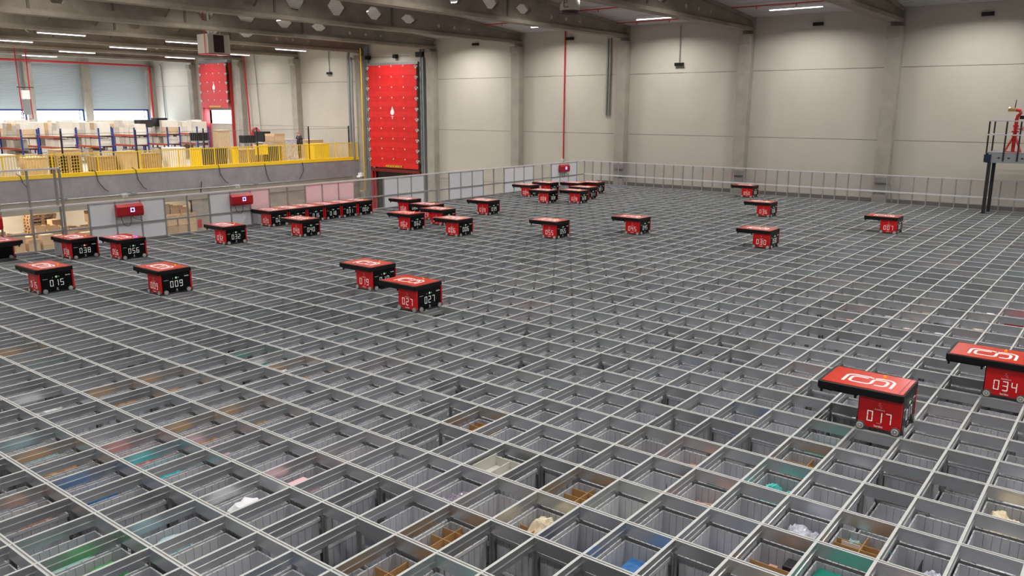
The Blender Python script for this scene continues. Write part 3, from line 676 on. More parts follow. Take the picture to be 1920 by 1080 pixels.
def robot(num, i, j, held, flip=False):
    lab = NOTNUM.get(num) or 'red and black grid robot numbered %s, %s' % (num, spots[num])
    t = thing('grid_robot', lab, 'robot', ((i - .5) * PX, (j + .5) * PY, 0), math.pi if flip else 0, 'robots on the storage grid')
    R0 = ob('chassis', chas, t); loc = (.5 * PX, -.5 * PY, 0); R0.location = loc
    def part(n, me, parent=t, l=loc, rot=None, bev=0):
        o = ob(n, me, parent, l if parent is t else None, bevel=bev)
        if rot: o.rotation_euler = rot
        return o
    s1 = part('side_panel', sideN); s2 = part('side_panel', sideF); f1 = part('front_panel', front); part('rear_panel', rear)
    for x in (-.425, -.052):
        for y in (.003, .683): part('wheel', WY_, l=(loc[0] + x, loc[1] + y, .053))
    for y in (.112, .588):
        for x in (.010, -.485): part('wheel', WX_, l=(loc[0] + x, loc[1] + y, .053))
    c = part('top_cover', cover, bev=.008); p = part('cover_plate', plate, c); part('emblem', emblem, c); part('button', button, c)
    part('lifting_frame', gripper)
    for k, ch in enumerate(num):
        part('digit', digit_mesh(ch, 'red', -.235 + (k - 1) * .098), s1); part('digit', digit_mesh(ch, 'black', .345 + (k - 1) * .098), f1)
    k = part('lettering', T_K, s1); k.location = (-.235, .0128, .062); k.rotation_euler = RF
    k = part('lettering', T_A, s1); k.location = (-.235, .0128, .262); k.rotation_euler = RF
    k = part('lettering', T_K2, f1); k.location = (.0006, .565, .318); k.rotation_euler = BF
    k = part('lettering', T_A2, f1); k.location = (.0006, .135, .285); k.rotation_euler = BF
    part('marks', marks, s1); part('marks', marks2, f1); part('status_light', LR if num == '038' else LG, f1)
    if held: solid('storage_bin', bm_mesh, None, 'grey ribbed storage bin held under the cantilever of the ' + {'038': 'lone robot numbered 038', '020': 'first parked robot 020'}.get(num, 'robot behind 028'), 'storage bin', ((i - 1.5) * PX, (j + .5) * PY, .365))
for r_ in ROB: robot(*r_)
robot('048', -29.7, 7, 0, True)

# ---------------------------------------------------------------- fences
H1 = 1.075
RAILM = mat('bright_rail', (.80, .81, .82), .35, .35)  # aluminium rails, their glints put into a lighter colour
def fence_post(h=H1): return MB().box(-.02, .02, -.02, .02, -.02, h)
pm = fence_post().mesh('post', FENCE)
fl = thing('guard_fence', 'aluminium guard fence with grey and clear panels along the mezzanine side of the grid', 'fence', (XL, 0, 0))
for j in range(-2, 46): ob('post', pm, fl, (0, j * PY, 0))
ob('top_rail', MB().box(-.03, .03, -2 * PY, YB, H1, H1 + .045).mesh('top_rail', RAILM), fl)
ob('middle_rail', MB().box(-.028, .028, -2 * PY, YB, .43, .475).mesh('middle_rail', FENCE), fl)
ob('bottom_rail', MB().box(-.03, .03, -2 * PY, YB, -.03, .02).mesh('bottom_rail', FENCE), fl)
pg = MB().box(-.004, .004, .02, PY - .02, .02, .43).mesh('low_panel', FPANEL); ph = MB().box(-.004, .004, .02, PY - .02, .475, H1).mesh('high_panel', FPANEL)
pk = pg.copy(); pk.materials[0] = PINKP; pk2 = ph.copy(); pk2.materials[0] = PINKP; pc = pg.copy(); pc.materials[0] = CLEAR; pc2 = ph.copy(); pc2.materials[0] = CLEAR
for j in range(-2, 45):
    grey = j >= 11 and (j - 11) % 5 < 3
    a, c = (pg, ph) if grey else (pc, pc2)
    if 21 <= j <= 23 or j == 18: a, c = pk, pk2
    for me_, n_ in ((a, 'low_panel'), (c, 'high_panel')):
        o = ob('panel', me_, fl, (0, j * PY, 0))
        o['label'] = 'opaque grey panel' if grey and a is pg else 'pinkish panel' if a is pk else 'clear see-through panel'
tf = thing('tall_gate', 'taller aluminium gate frame standing above the near end of the left guard fence', 'gate', (XL, 0, 0))
for j in (4, 6, 7, 8, 9, 10): ob('post', MB().box(-.025, .025, -.022, .022, H1 + .045, 2.05).mesh('post', FENCE), tf, (0, j * PY - (.05 if j == 10 else 0), 0))
ob('post', MB().box(-.025, .025, -.022, .022, -.02, 2.05).mesh('post', FENCE), tf, (0.055, 10 * PY + .05, 0))
ob('top_rail', MB().box(-.03, .03, 4 * PY, 10 * PY + .07, 2.03, 2.07).mesh('top_rail', RAILM), tf)
ob('panel', MB().box(-.003, .003, 4 * PY, 10 * PY, H1 + .05, 2.03).mesh('panel', CLEAR), tf)
fr = thing('guard_fence', 'aluminium guard fence with clear panels in front of the long concrete wall', 'fence', (0, YB, 0))
for i in range(-31, 25): ob('post', pm, fr, (i * PX, 0, 0))
ob('top_rail', MB().box(XL, 24 * PX, -.03, .03, H1, H1 + .035).mesh('top_rail', RAILM), fr)
ob('middle_rail', MB().box(XL, 24 * PX, -.036, .032, .43, .485).mesh('middle_rail', RAILM), fr)
ob('bottom_rail', MB().box(XL, 24 * PX, -.03, .03, -.03, .02).mesh('bottom_rail', FENCE), fr)
for i0 in range(-31, 24, 5): ob('panel', MB().box(i0 * PX, min(24, i0 + 5) * PX, .022, .027, .02, H1).mesh('panel', CLEAR), fr)
# charging units on the left fence
def charger(y, label, sensor=True):
    t = thing('charging_unit', label, 'charger', (XL, y, 0), group='red charging units on the fence')
    b = MB(); b.prism([(.03, .66), (.14, .66), (.17, .72), (.17, .93), (.09, 1.0), (.03, 1.0)], 'y', -.37, .37); ob('housing', b.mesh('housing', mat('charger_red', (.42, .008, .012), .35) if 'charger_red' not in bpy.data.materials else bpy.data.materials['charger_red']), t, bevel=.015)
    b = MB(); s = .055
    for a in ((-s, s, s - .02, s), (-s, s, -s, -s + .02), (-s, -s + .02, -s, s), (s - .02, s, -s, s)): b.box(.171, .174, .05 + a[0], .05 + a[1], .84 + a[2], .84 + a[3])
    ob('light_ring', b.mesh('light_ring', LEDB), t)
    b = MB(); b.tube([(.1, -.25, .66), (.12, -.22, .5), (.12, -.15, .42), (.11, -.05, .40), (.1, .02, .5), (.09, .03, .66)], .007); b.tube([(.1, .06, .66), (.12, .1, .6), (.1, .25, .54), (.06, .36, .50)], .006)
    ob('cable', b.mesh('cable', BLACK), t)
    b = MB(); b.box(-.03, .04, -.10, .03, H1 + .10, H1 + .18); b.box(-.02, .02, -.05, -.01, H1 + .03, H1 + .10); b.box(-.05, -.02, -.12, .05, H1 + .16, H1 + .21)
    ob('sensor', b.mesh('sensor', HUB), t)
charger(8.80, 'red wall charger with blue square light, left of the two near the fence start')
charger(12.32, 'red wall charger with blue square light beside the parked robots')
charger(29.85, 'red wall charger with blue square light near the far fence corner')
charger(5.25, 'red wall charger cut off by the left edge of the view')

# ---------------------------------------------------------------- monitor platform at the right
tw = thing('monitor_platform', 'dark steel platform on legs beside the far fence carrying a red monitor', 'platform', (2.60, 30.65, 0))
for x, y in ((-.02, -.02), (.03, .72), (2.3, -.02), (2.3, .72)):
    ob('leg', MB().box(-.055, .055, -.04, .04, 0, 1.80).mesh('leg', DARKST), tw, (x, y, 0))
b = MB(); b.box(-.16, 2.6, -.05, .03, 1.78, 2.10); b.box(-.16, -.08, -.05, 1.2, 1.78, 2.10); b.box(-.16, 2.6, 1.15, 1.2, 1.78, 2.1)
for x in (.25, .55, .95, 1.3): b.cyl((x, -.055, 1.95), (x, -.03, 1.95), .03, 8, 1); b.box(x - .05, x + .05, -.056, -.05, 1.94, 1.96, 1)
ob('fascia', b.mesh('fascia', [mat('platform_fascia', (.34, .36, .38), .45, .3), DARKST]), tw)
ob('deck', MB().box(-.14, 2.6, -.04, 1.2, 2.06, 2.14).mesh('deck', GREYST), tw)
b = MB(); b.box(-.20, .02, -.09, -.05, 1.80, 2.06)
ob('joint_plate', b.mesh('joint_plate', mat('navy_plate', (.02, .035, .08), .4, .3)), tw)
for x, y in ((-.15, -.02), (-.15, 1.15), (.38, -.07), (.80, -.07), (1.3, -.07), (1.8, -.07)):
    ob('railing_post', MB().box(-.025, .025, -.015, .015, 1.85 if y < -.05 else 2.1, 3.20).mesh('post', DARKST), tw, (x, y, 0))
for z in (3.19, 2.72):
    b = MB(); b.box(-.17, 2.6, -.10, -.06, z, z + .04); b.box(-.17, -.13, -.06, 1.2, z, z + .04); b.box(-.17, 2.6, 1.15, 1.19, z, z + .04); ob('railing', b.mesh('railing', RAILM), tw)
wc = thing('water_monitor', 'red fire water monitor on splayed legs with brass nozzle on the platform', 'water monitor', (3.18, 31.1, 2.14))
b = MB(); b.cyl((0, 0, .62), (-.24, -.12, 0), .035, 8); b.cyl((0, 0, .62), (.26, -.12, 0), .035, 8); b.cyl((0, 0, .62), (0, .25, 0), .035, 8); b.box(-.26, .26, -.14, -.10, 0, .03)
ob('stand', b.mesh('stand', PIPER), wc)
b = MB(); b.cyl((0, 0, 0), (0, 0, 1.15), .06, 14); b.cyl((0, 0, .55), (0, 0, .60), .11, 16); b.cyl((0, 0, .68), (0, 0, .73), .11, 16); b.cyl((0, 0, .85), (0, 0, .93), .085, 14)
b.tube([(0, 0, 1.1), (.02, 0, 1.25), (.10, 0, 1.33), (.06, 0, 1.42), (-.08, 0, 1.44)], .055, 12); b.cyl((.06, 0, .80), (.22, 0, .80), .02, 8); b.cyl((.22, 0, .72), (.22, 0, .88), .015, 8)
ob('pipe', b.mesh('pipe', PIPER), wc)
b = MB(); b.cyl((-.06, 0, 1.44), (-.24, 0, 1.46), .06, 14, 0, .085); b.cyl((-.24, 0, 1.46), (-.28, 0, 1.465), .09, 14, 0, .08); ob('nozzle', b.mesh('nozzle', BRASS), wc)
b = MB(); b.cyl((-.10, 0, 1.46), (-.08, 0, 1.78), .014, 8); ob('lever', b.mesh('lever', BLACK), wc); ob('motor', MB().box(.08, .5, -.04, .04, 1.13, 1.25).mesh('motor', BLACK), wc)

# ---------------------------------------------------------------- door curtains in the back wall
def curtain(n, x0, x1, y, z0, z1, rows, m_, flame_z, far=False):
    b = MB(); p = (z1 - z0) / rows
    for k in range(rows):
        za, zb_ = z0 + k * p + .004, z0 + (k + 1) * p - .004
        b.prism([(y, za), (y + .012, (za + zb_) / 2), (y, zb_), (y + .05, zb_), (y + .05, za)], 'x', x0, x1)
    b.box(x0 + .01, x1 - .01, y + .02, y + .05, z0, z1)
    o = struct('door_%d' % n, b, m_)
    b = MB(); W_ = x1 - x0
    for k in range(1, rows + 1):
        for f in (.26, .5, .74): b.box(x0 + W_ * f - .035, x0 + W_ * f + .035, y - .015, y, z0 + k * p - .11, z0 + k * p - .03)
        for xx in (x0, x1): b.box(xx - .10, xx + .10, y - .05, y + .03, z0 + k * p - .16, z0 + k * p - .08); b.box(xx - .04, xx + .04, y - .05, y, z0 + k * p - .24, z0 + k * p - .06)
    ob('clip', b.mesh('clip', HUB), o)
    b = MB(); cx = (x0 + x1) / 2; F = flame_z
    P = [(0, .0), (.10, .04), (.15, .14), (.13, .25), (.07, .36), (.02, .52), (-.02, .40), (-.06, .32), (-.12, .24), (-.15, .13), (-.10, .03)]
    b.prism([(cx + u * 1.1, F + v) for u, v in P], 'y', y - .006, y - .002); b.box(cx - .09, cx + .09, y - .006, y - .002, F - .10, F - .06); b.box(cx - .02, cx + .02, y - .006, y - .002, F - .22, F - .12)
    ob('flame_sign', b.mesh('flame_sign', WHITE), o)
    b = MB()
    for k in range(12):
        t = cx - .70 + k * .12; b.prism([(t, z0 + .04), (t + .06, z0 + .04), (t + .12, z0 + .16), (t + .06, z0 + .16)], 'y', y - .008, y - .002, 0); b.prism([(t + .06, z0 + .04), (t + .12, z0 + .04), (t + .18, z0 + .16), (t + .12, z0 + .16)], 'y', y - .008, y - .002, 1)
    ob('hazard_strip', b.mesh('hazard_strip', [YELP, BLACK]), o)
    return o
d1 = curtain(1, -31.28, -27.18, 32.66, .04, 6.08, 10, DOORRED, 3.18)
b = MB(); b.box(-31.35, -27.1, 32.70, 32.95, 6.08, 6.22); ob('top_box', b.mesh('top_box', GALV), d1)
b = MB(); b.box(-31.2, -27.1, 32.66, 32.8, -.22, -.04); ob('bottom_bar', b.mesh('bottom_bar', mat('dark_red_bar', (.16, .01, .01), .5)), d1)
b = MB()
for x in (-31.62, -31.48, -26.98, -26.82): b.box(x - .05, x + .05, 32.80, 32.98, -4.2, 6.9 if x > -30 else 7.2)
ob('guide_rail', b.mesh('guide_rail', GREYST), d1)
b = MB(); b.box(-31.55, -31.25, 32.72, 32.95, 6.46, 6.68); b.box(-29.15, -28.9, 32.72, 32.95, 6.46, 6.68); b.box(-27.25, -26.75, 32.70, 32.95, 6.46, 6.74); b.box(-31.3, -27, 32.86, 32.88, 6.57, 6.59)
ob('drive_box', b.mesh('drive_box', BLACK), d1)
b = MB(); b.box(-31.27, -31.18, 32.7, 32.9, -4.2, -.2); b.box(-31.05, -31.02, 32.8, 32.9, -4.2, -.2); ob('red_guide', b.mesh('red_guide', PIPER), d1)
d2 = curtain(2, -49.25, -45.95, 32.55, 3.58, 6.72, 5, DOORRED2, 4.85)
b = MB(); b.box(-49.35, -45.8, 32.6, 32.95, 6.72, 6.95); ob('top_box', b.mesh('top_box', GALV), d2)
b = MB(); b.box(-45.95, -45.86, 32.75, 32.95, .5, 6.75); b.box(-49.45, -49.28, 32.6, 32.95, .5, 6.75); b.box(-48.98, -48.9, 32.6, 32.9, .5, 3.6); ob('red_guide', b.mesh('red_guide', PIPER), d2)
# conveyor seen under the first curtain
t = thing('conveyor', 'blue and grey belt conveyor visible beneath the large red fire curtain', 'conveyor', (-29.2, 34.2, -4.2))
b = MB(); b.prism([(-2.2, 2.9), (2.0, 4.05), (2.0, 4.2), (-2.2, 3.1)], 'y', -.5, .5); ob('belt', b.mesh('belt', DARKST), t)
b = MB(); b.prism([(-2.2, 2.75), (2.0, 3.9), (2.0, 4.02), (-2.2, 2.88)], 'y', -.56, -.5); ob('side_rail', b.mesh('side_rail', GALV), t)
for x in (-1.2, .2, 1.2): ob('leg', MB().box(x - .05, x + .05, -.5, -.4, 0, 3.2).mesh('leg', RACKB), t)
b = MB(); b.box(-33, -25, 38, 38.1, -4.3, 1.2); b.box(-33.1, -33, 33.2, 38.1, -4.3, 1.2); b.box(-25, -24.9, 33.2, 38.1, -4.3, 1.2); b.box(-33, -25, 33.2, 38.1, 1.1, 1.2); b.box(-33, -25, 33.2, 38.1, -4.4, -4.2); struct('wall_rear', b, WALLM)  # closed room behind the curtain, added to darken the bright opening
solid('window_sign', MB().box(-28.2, -27.8, 35.4, 35.45, -.55, -.25), BLUEC, 'small blue notice beneath the large red fire curtain', 'notice')

# ---------------------------------------------------------------- pipes, cables and lamps on the back wall
def pipe(label, pts, r, m_, cat='pipe', name='pipe', group=None):
    return solid(name, MB().tube(pts, r, 8), m_, label, cat, smooth=True, group=group)
pipe('thin red sprinkler pipe running down the long wall near the fence corner', [(-17.0, WY - .06, 7.5), (-17.0, WY - .06, .82)], .035, PIPER)
t = thing('cable_duct', 'pair of galvanised conduits hanging beside a column of the long wall', 'cable duct', (-14.35, WY - .05, 0))
ob('conduit', MB().cyl((0, 0, 3.27), (0, 0, 6.9), .05, 10).mesh('conduit', GALV), t); ob('conduit', MB().cyl((-.15, 0, 3.27), (-.15, 0, 6.9), .05, 10).mesh('conduit', GALV), t)
for k, (x, lb) in enumerate(((-4.48, 'small black wall lamp high in the second bay from the right'), (1.62, 'small black wall lamp high above the monitor platform'), (-16.7, 'small black wall lamp beside the top of the thin red pipe'), (-22.9, 'small black wall lamp high right of the large red curtain'))):
    solid('wall_lamp', MB().box(-.20, .20, -.14, 0, -.07, .06).box(-.17, .17, -.15, -.14, -.05, .04), BLACK, lb, 'wall lamp', (x, WY, 7.0))
for x, z, lb in ((-10.65, 5.58, 'small black emergency lamp hanging from a conduit in the middle of the long wall'), (-35.15, 5.75, 'small black emergency lamp hanging from a conduit left of the grey ducts')):
    t = thing('emergency_lamp', lb, 'emergency lamp', (x, WY - .06, z)); ob('housing', MB().box(-.21, .21, -.08, .05, -.07, .07).mesh('housing', BLACK), t); ob('conduit', MB().cyl((0, 0, .07), (0, 0, 1.7), .022, 8).mesh('conduit', GREYST), t)
for x, lb in ((-13.42, 'grey steel shoe on the column left of the long wall middle'), (-7.32, 'grey steel shoe on the column behind the robot marked 050'), (-1.32, 'grey steel shoe on the column left of the monitor platform')):
    t = thing('column_bracket', lb, 'bracket', (x, WY - .48, .72)); ob('plate', MB().box(-.28, .28, -.06, .06, 0, .24).mesh('plate', mat('shoe_grey', (.22, .21, .19), .6) if 'shoe_grey' not in bpy.data.materials else bpy.data.materials['shoe_grey']), t, bevel=.01)
    ob('strap', MB().prism([(.27, 0), (.31, .0), (.50, -1.0), (.46, -1.0)], 'y', -.01, .02).mesh('strap', GREYST), t)
pipe('yellow gas pipe on the column left of the large red curtain', [(-31.45, 32.3, 7.1), (-31.45, 32.3, -1.4), (-31.9, 32.3, -1.5)], .035, YELP)
t = thing('air_ducts', 'two tall galvanised ducts rising at the end of the yellow railing', 'duct', (-32.5, 32.2, 0))
ob('duct', MB().tube([(0, .1, 7.0), (0, 0, 6.6), (.02, 0, .5)], .09, 12).mesh('duct', GALV, True), t); ob('duct', MB().tube([(.12, .2, 6.5), (.25, 0, 6.55), (.27, 0, 6.3), (.28, 0, .5)], .075, 12).mesh('duct', GALV, True), t)
pipe('thick red sprinkler main along the top of the shutter wall', [(XS + .6, 7.5, 6.85), (XS + .6, 32.0, 6.78), (XS + .75, 32.5, 6.7), (XS + .75, 32.5, 2.2)], .075, PIPER)
pipe('dark grey cable conduit beside the thick red sprinkler main', [(-55.4, 32.9, 6.9), (-55.2, 32.9, 6.75), (-55.1, 32.9, 1.0)], .04, GREYST)
pipe('thin red pipe on the wall right of the far red curtain', [(-44.0, 32.75, 7.2), (-43.7, 32.75, .5)], .05, PIPER)
pipe('thin dark conduit on the wall between two columns of the raised warehouse', [(-43.0, 32.9, 7.2), (-42.6, 32.9, .5)], .025, GREYST)
t = thing('fire_valve_set', 'suspended white valve box with red pipes in front of the middle shutter', 'valve set', (-46.0, 19.0, 3.5))
b = MB(); b.tube([(0, -.25, 3.6), (0, -.22, .3), (0, -.18, -.6), (0, -.05, -.6)], .035); b.tube([(0, .35, 3.6), (0, .32, .3), (0, .34, -.6), (0, .12, -.6)], .035); ob('pipe', b.mesh('pipe', PIPER), t)
ob('box', MB().box(-.1, .1, -.15, .28, .55, 1.05).mesh('box', WHITE), t); ob('gauge', MB().box(-.1, .1, -.12, .25, -.35, .5).mesh('gauge', GREYST), t); ob('crossbar', MB().box(-.03, .03, -.35, .55, 1.2, 1.25).mesh('crossbar', DARKST), t)

# ---------------------------------------------------------------- ceiling machines
t = thing('unit_heater', 'beige box unit heater with dark slats hanging from the roof', 'heater', (-29.6, 21.0, 6.12))
ob('housing', MB().box(-.45, .45, -.35, .85, 0, .90).mesh('housing', HOUSING), t, bevel=.02)
b = MB()
for k in range(12): b.box(.44, .48, -.02, .50, .09 + k * .064, .12 + k * .064, 0)
b.box(.445, .455, -.04, .52, .06, .86, 1); ob('slats', b.mesh('slats', [DARKRED, BLACK]), t)
b = MB()
for y in (-.1, .12): b.cyl((.2, y, .85), (.2, y, 2.05), .05, 10)
b.cyl((.2, .5, .85), (.2, .5, 2.05), .02, 8); ob('flue', b.mesh('flue', HUB), t)
b = MB(); b.box(-.45, .45, -.35, .85, -.04, 0); b.tube([(.3, -.42, 2.05), (.3, -.42, 0), (.3, -.3, -.08), (.3, .2, -.08)], .02); ob('gas_pipe', b.mesh('gas_pipe', PIPER), t)
t = thing('ceiling_fan', 'white round ceiling air fan with printed drawing hanging at the top edge', 'fan', (-10.7, 24.0, 7.02))
ob('housing', MB().cyl((0, 0, .10), (0, 0, .75), .36, 28).mesh('housing', WALLM, True), t)
b = MB(); b.cyl((0, 0, 0), (0, 0, .10), .33, 24, 0, .36)
for k in range(6): b.box(-.3, .3, -.28 + k * .1, -.25 + k * .1, -.02, .0)
ob('grille', b.mesh('grille', DARKRED), t); ob('rod', MB().cyl((0, 0, .75), (0, 0, 1.15), .03, 8).mesh('rod', GREYST), t)
b = MB()
for cx, cz, r in ((-.22, .42, .09), (.05, .40, .06)):
    P = arc(cx, cz, r, 0, 360, 16)
    for p, q in zip(P[:-1], P[1:]):
        f = lambda p: (p[0], -math.sqrt(max(.366 ** 2 - p[0] ** 2, 0)), p[1]); b.tube([f(p), f(q)], .008, 4)
b.box(.0, .2, -.372, -.355, .18, .20); b.box(-.02, -.0, -.37, -.36, .2, .5); ob('drawing', b.mesh('drawing', BLACK), t)
# red sprinkler lines under the roof deck
for k, (x0, x1, y) in enumerate(((-19.5, -14, 29.6), (-13.2, -7.8, 28.2), (-13.2, -7.8, 31.5), (-7.0, -1.8, 30.0), (-7.0, -1.8, 27.0), (-1, 4.5, 30.5), (-25.5, -20.3, 28.5))):
    z = zroof(y) - .12; b = MB(); b.tube([(x0, y, z), (x1, y, z)], .025)
    for q in (.2, .5, .8): b.cyl((x0 + (x1 - x0) * q, y, z), (x0 + (x1 - x0) * q, y, z - .12), .02, 6)
    solid('sprinkler_pipe', b, PIPER, 'thin red sprinkler line under the roof deck between two beams', 'pipe', group='sprinkler lines under the roof')

# ---------------------------------------------------------------- raised warehouse floor on the left
b = MB(); b.box(XS, XM, -6, WY, ZM - .3, ZM); struct('floor_raised', b, FLOORM)
b = MB(); b.box(XM - .02, XM + .02, -6, WY - .42, -.58, .43); struct('trim_1', b, FASCIA)
b = MB(); b.box(XM - .10, XM + .05, -6, WY - .42, .43, .61); struct('trim_2', b, YELP)
b = MB(); b.box(XM - .4, XM + .10, -6, WY - .42, -1.12, -.58); b.box(XM - .3, XM + .04, 21.0, WY - .42, -4.2, -1.1); b.box(XM - .1, XM + .06, 21.0, 21.6, -4.2, -1.1); b.box(XM - .3, XM + .08, 30.2, 30.9, -4.2, -1.1)
o = ob('concrete_ledge_beam', b.mesh('ledge', CONC)); o['kind'] = 'structure'
pipe('thin galvanised conduit along the ledge below the yellow railing', [(XM + .14, -4, -.56), (XM + .14, 32, -.56)], .022, GALV)
for k, (y, z0, z1, dy) in enumerate(((12.9, .6, .0, .3), (16.2, .6, -.35, .5), (18.15, .6, -.4, .45), (22.7, .58, -.4, .5), (25.6, .5, -.5, .3), (28.2, .45, -.5, -.3))):
    pipe('thin black cable drooping over the dark fascia below the yellow railing', [(XM - .1, y - .1, z0 + .1), (XM + .07, y, z0), (XM + .07, y + .08, (z0 + z1) / 2), (XM + .09, y + dy * .7, z1 + .1), (XM + .12, y + dy, z1)], .016, BLACK, 'cable', 'cable', 'cables over the fascia')
pipe('black cable hanging vertically on the ledge behind the left fence', [(XM + .12, 22.9 - 1.3, -.2), (XM + .12, 21.5, -.9)], .02, BLACK, 'cable', 'cable')
for y in (14.6, 17.9, 24.9): solid('ledge_box', MB().box(-.06, .06, -.14, .14, 0, .10), GREYST, 'small grey junction box on the ledge below the yellow railing', 'junction box', (XM + .12, y, -.58), 'junction boxes on the ledge')
t = thing('security_camera', 'white dome security camera at the end of the ledge near the red curtain', 'camera', (-31.95, 32.35, -.68)); ob('dome', MB().cyl((0, -.1, 0), (0, -.1, .14), .12, 14, 0, .14).mesh('dome', WHITE, True), t); ob('mount', MB().box(-.06, .25, -.1, .1, .1, .32).mesh('mount', WHITE), t)
# yellow railing in sections
rl_ = thing('yellow_railing', 'long yellow bar railing along the edge of the raised warehouse floor', 'railing', (XM - .06, 0, ZM))
sec = MB()
for k in range(1, 17): sec.box(-.011, .011, k * .12 - .011, k * .12 + .011, .08, 1.0)
sec.box(-.018, .018, .02, 2.04, 1.0, 1.035); sec.box(-.016, .016, .02, 2.04, .12, .15); secm = sec.mesh('railing_section', YELP); rpm = MB().box(-.028, .028, -.028, .028, 0, 1.05).mesh('post', YELP)
y = 2.0
while y < 32.4: ob('railing_section', secm, rl_, (0, y, 0)); ob('post', rpm, rl_, (0, y, 0)); y += 2.06
ob('post', rpm, rl_, (0, 32.45, 0))
# dark wire mesh fence behind it
wf = thing('wire_mesh_fence', 'tall grey wire mesh fence standing behind the yellow railing', 'fence', (XM - .5, 0, ZM))
for y in (7.5, 11.3, 15.05, 18.6, 22.3, 25.6, 29.2, 32.3): ob('post', MB().box(-.03, .03, -.03, .03, 0, 2.05).mesh('post', DARKST), wf, (0, y, 0))
b = MB()
for z in (1.9, 1.0, .1): b.box(-.008, .008, 7.5, 32.3, z, z + .02)
ob('wire', b.mesh('wire', GREYST), wf)
b = MB(); y = 21.0
while y < 32.3: b.box(-.003, .003, y, y + .006, .1, 1.9); y += .11
ob('mesh_panel', b.mesh('mesh_panel', GREYST), wf)

# cartons, pallets, crates
def carton_mesh(w_, d_, h, m_, opened=False):
    b = MB()
    if not opened: b.box(-w_ / 2, w_ / 2, -d_ / 2, d_ / 2, 0, h); b.box(-.02, .02, -d_ / 2 - .001, d_ / 2 + .001, h - .001, h + .001, 1)
    else:
        for a in ((-w_ / 2, -w_ / 2 + .01, -d_ / 2, d_ / 2), (w_ / 2 - .01, w_ / 2, -d_ / 2, d_ / 2), (-w_ / 2, w_ / 2, -d_ / 2, -d_ / 2 + .01), (-w_ / 2, w_ / 2, d_ / 2 - .01, d_ / 2)): b.box(*a, 0, h)
        b.box(-w_ / 2, w_ / 2, -d_ / 2, d_ / 2, 0, .01)
        b.quad([(w_ / 2, -d_ / 2, h), (w_ / 2, d_ / 2, h), (w_ / 2 + .03, d_ / 2, h + .15), (w_ / 2 + .03, -d_ / 2, h + .15)]); b.quad([(-w_ / 2, -d_ / 2, h), (-w_ / 2, d_ / 2, h), (-w_ / 2 - .03, d_ / 2, h + .14), (-w_ / 2 - .03, -d_ / 2, h + .14)])
        b.quad([(-w_ / 2, d_ / 2, h), (w_ / 2, d_ / 2, h), (w_ / 2, d_ / 2 + .03, h + .15), (-w_ / 2, d_ / 2 + .03, h + .15)])
    return b.mesh('carton', [m_, PAPER])
CM = {}; hidden = MB()
def carton(x, y, z, w_, d_, h, kind='card', opened=False, rz=0, label=None, group=None, vis=True):
    key = (round(w_, 1), round(d_, 1), round(h, 1), kind, opened)
    if key not in CM: CM[key] = carton_mesh(key[0], key[1], key[2], CARD if kind == 'card' else WBOX, opened)
    if vis: solid('carton', CM[key], None, label, 'cardboard box', (x, y, z), group, rz)
    else: hidden.box(x - w_ / 2 + .01, x + w_ / 2 - .01, y - d_ / 2 + .01, y + d_ / 2 - .01, z, z + key[2] - .002, 0 if kind == 'card' else 1)
    return key[2]
rc = random.Random(5)
for gx in range(4):
    for gy in range(13):
        x, y = -31.6 - gx * .62, 10.4 + gy * .60; z = -4.2
        top = (-2.0, -1.85, -1.75, -1.7)[gx] + rc.uniform(-.25, .2)
        if gy in (4, 5) and gx > 1: continue
        if 17.2 < y < 17.9: top -= .4
        while z < top - .3:
            h = carton(x + rc.uniform(-.03, .03), y + rc.uniform(-.02, .02), z, rc.choice((.4, .5)), rc.choice((.4, .5)), rc.choice((.3, .4, .4)), opened=z > top - .9 and rc.random() < .6, rz=rc.uniform(-.12, .12),
                       label='brown cardboard box in the heap below the raised floor, behind the left fence', group='cardboard boxes in the heap below the raised floor', vis=z > top - 1.15 and (gx == 0 or z > top - .8) and y < 17.5)
            z += h + .003
for gx in range(2):
    for gy in range(4):
        x, y = -31.9 - gx * .65, 19.0 + gy * .52; z = -4.2; top = -1.55 + rc.uniform(-.5, .1) + gx * .15 - (.6 if gy == 0 else 0)
        while z < top - .3:
            z += carton(x, y, z, .5, .5, rc.choice((.4, .5)), opened=z > top - .8, rz=rc.uniform(-.1, .1), label='brown cardboard box stacked below the ledge between two grey fence panels', group='cardboard boxes between two grey fence panels', vis=z > -3.3) + .003
def pallet_mb():
    b = MB()
    for k in range(5): b.box(-.6, .6, -.4 + k * .17, -.4 + k * .17 + .12, .122, .144)
    for x in (-.6, -.07, .46):
        b.box(x, x + .14, -.4, .4, .10, .122)
        for y in (-.4, -.07, .26): b.box(x, x + .14, y, y + .14, .022, .10)
    for y in (-.4, -.05, .30): b.box(-.6, .6, y, y + .1, 0, .022)
    return b
PAL = pallet_mb().mesh('pallet', WOOD)
for k in range(19): solid('pallet', PAL, None, 'wooden pallet in the tall pallet stack behind the cardboard heap', 'pallet', (-34.9, 14.55 + rc.uniform(-.03, .03), -4.2 + k * .146), 'pallets in the tall stack', math.pi / 2)
solid('lower_partition', MB().box(-37.0, -36.9, 4, 33, -4.2, .15).box(-36.9, -36.88, 4, 33, -2.52, -2.48), cmat('white_partition', (.72, .71, .66), .7), 'pale partition wall below the raised floor behind the cardboard heap', 'partition')
solid('extinguisher_sign', MB().box(0, .01, -.11, .11, 0, .42), PIPER, 'small red fire extinguisher sign on the concrete below the ledge', 'sign', (XM + .062, 21.35, -2.62))

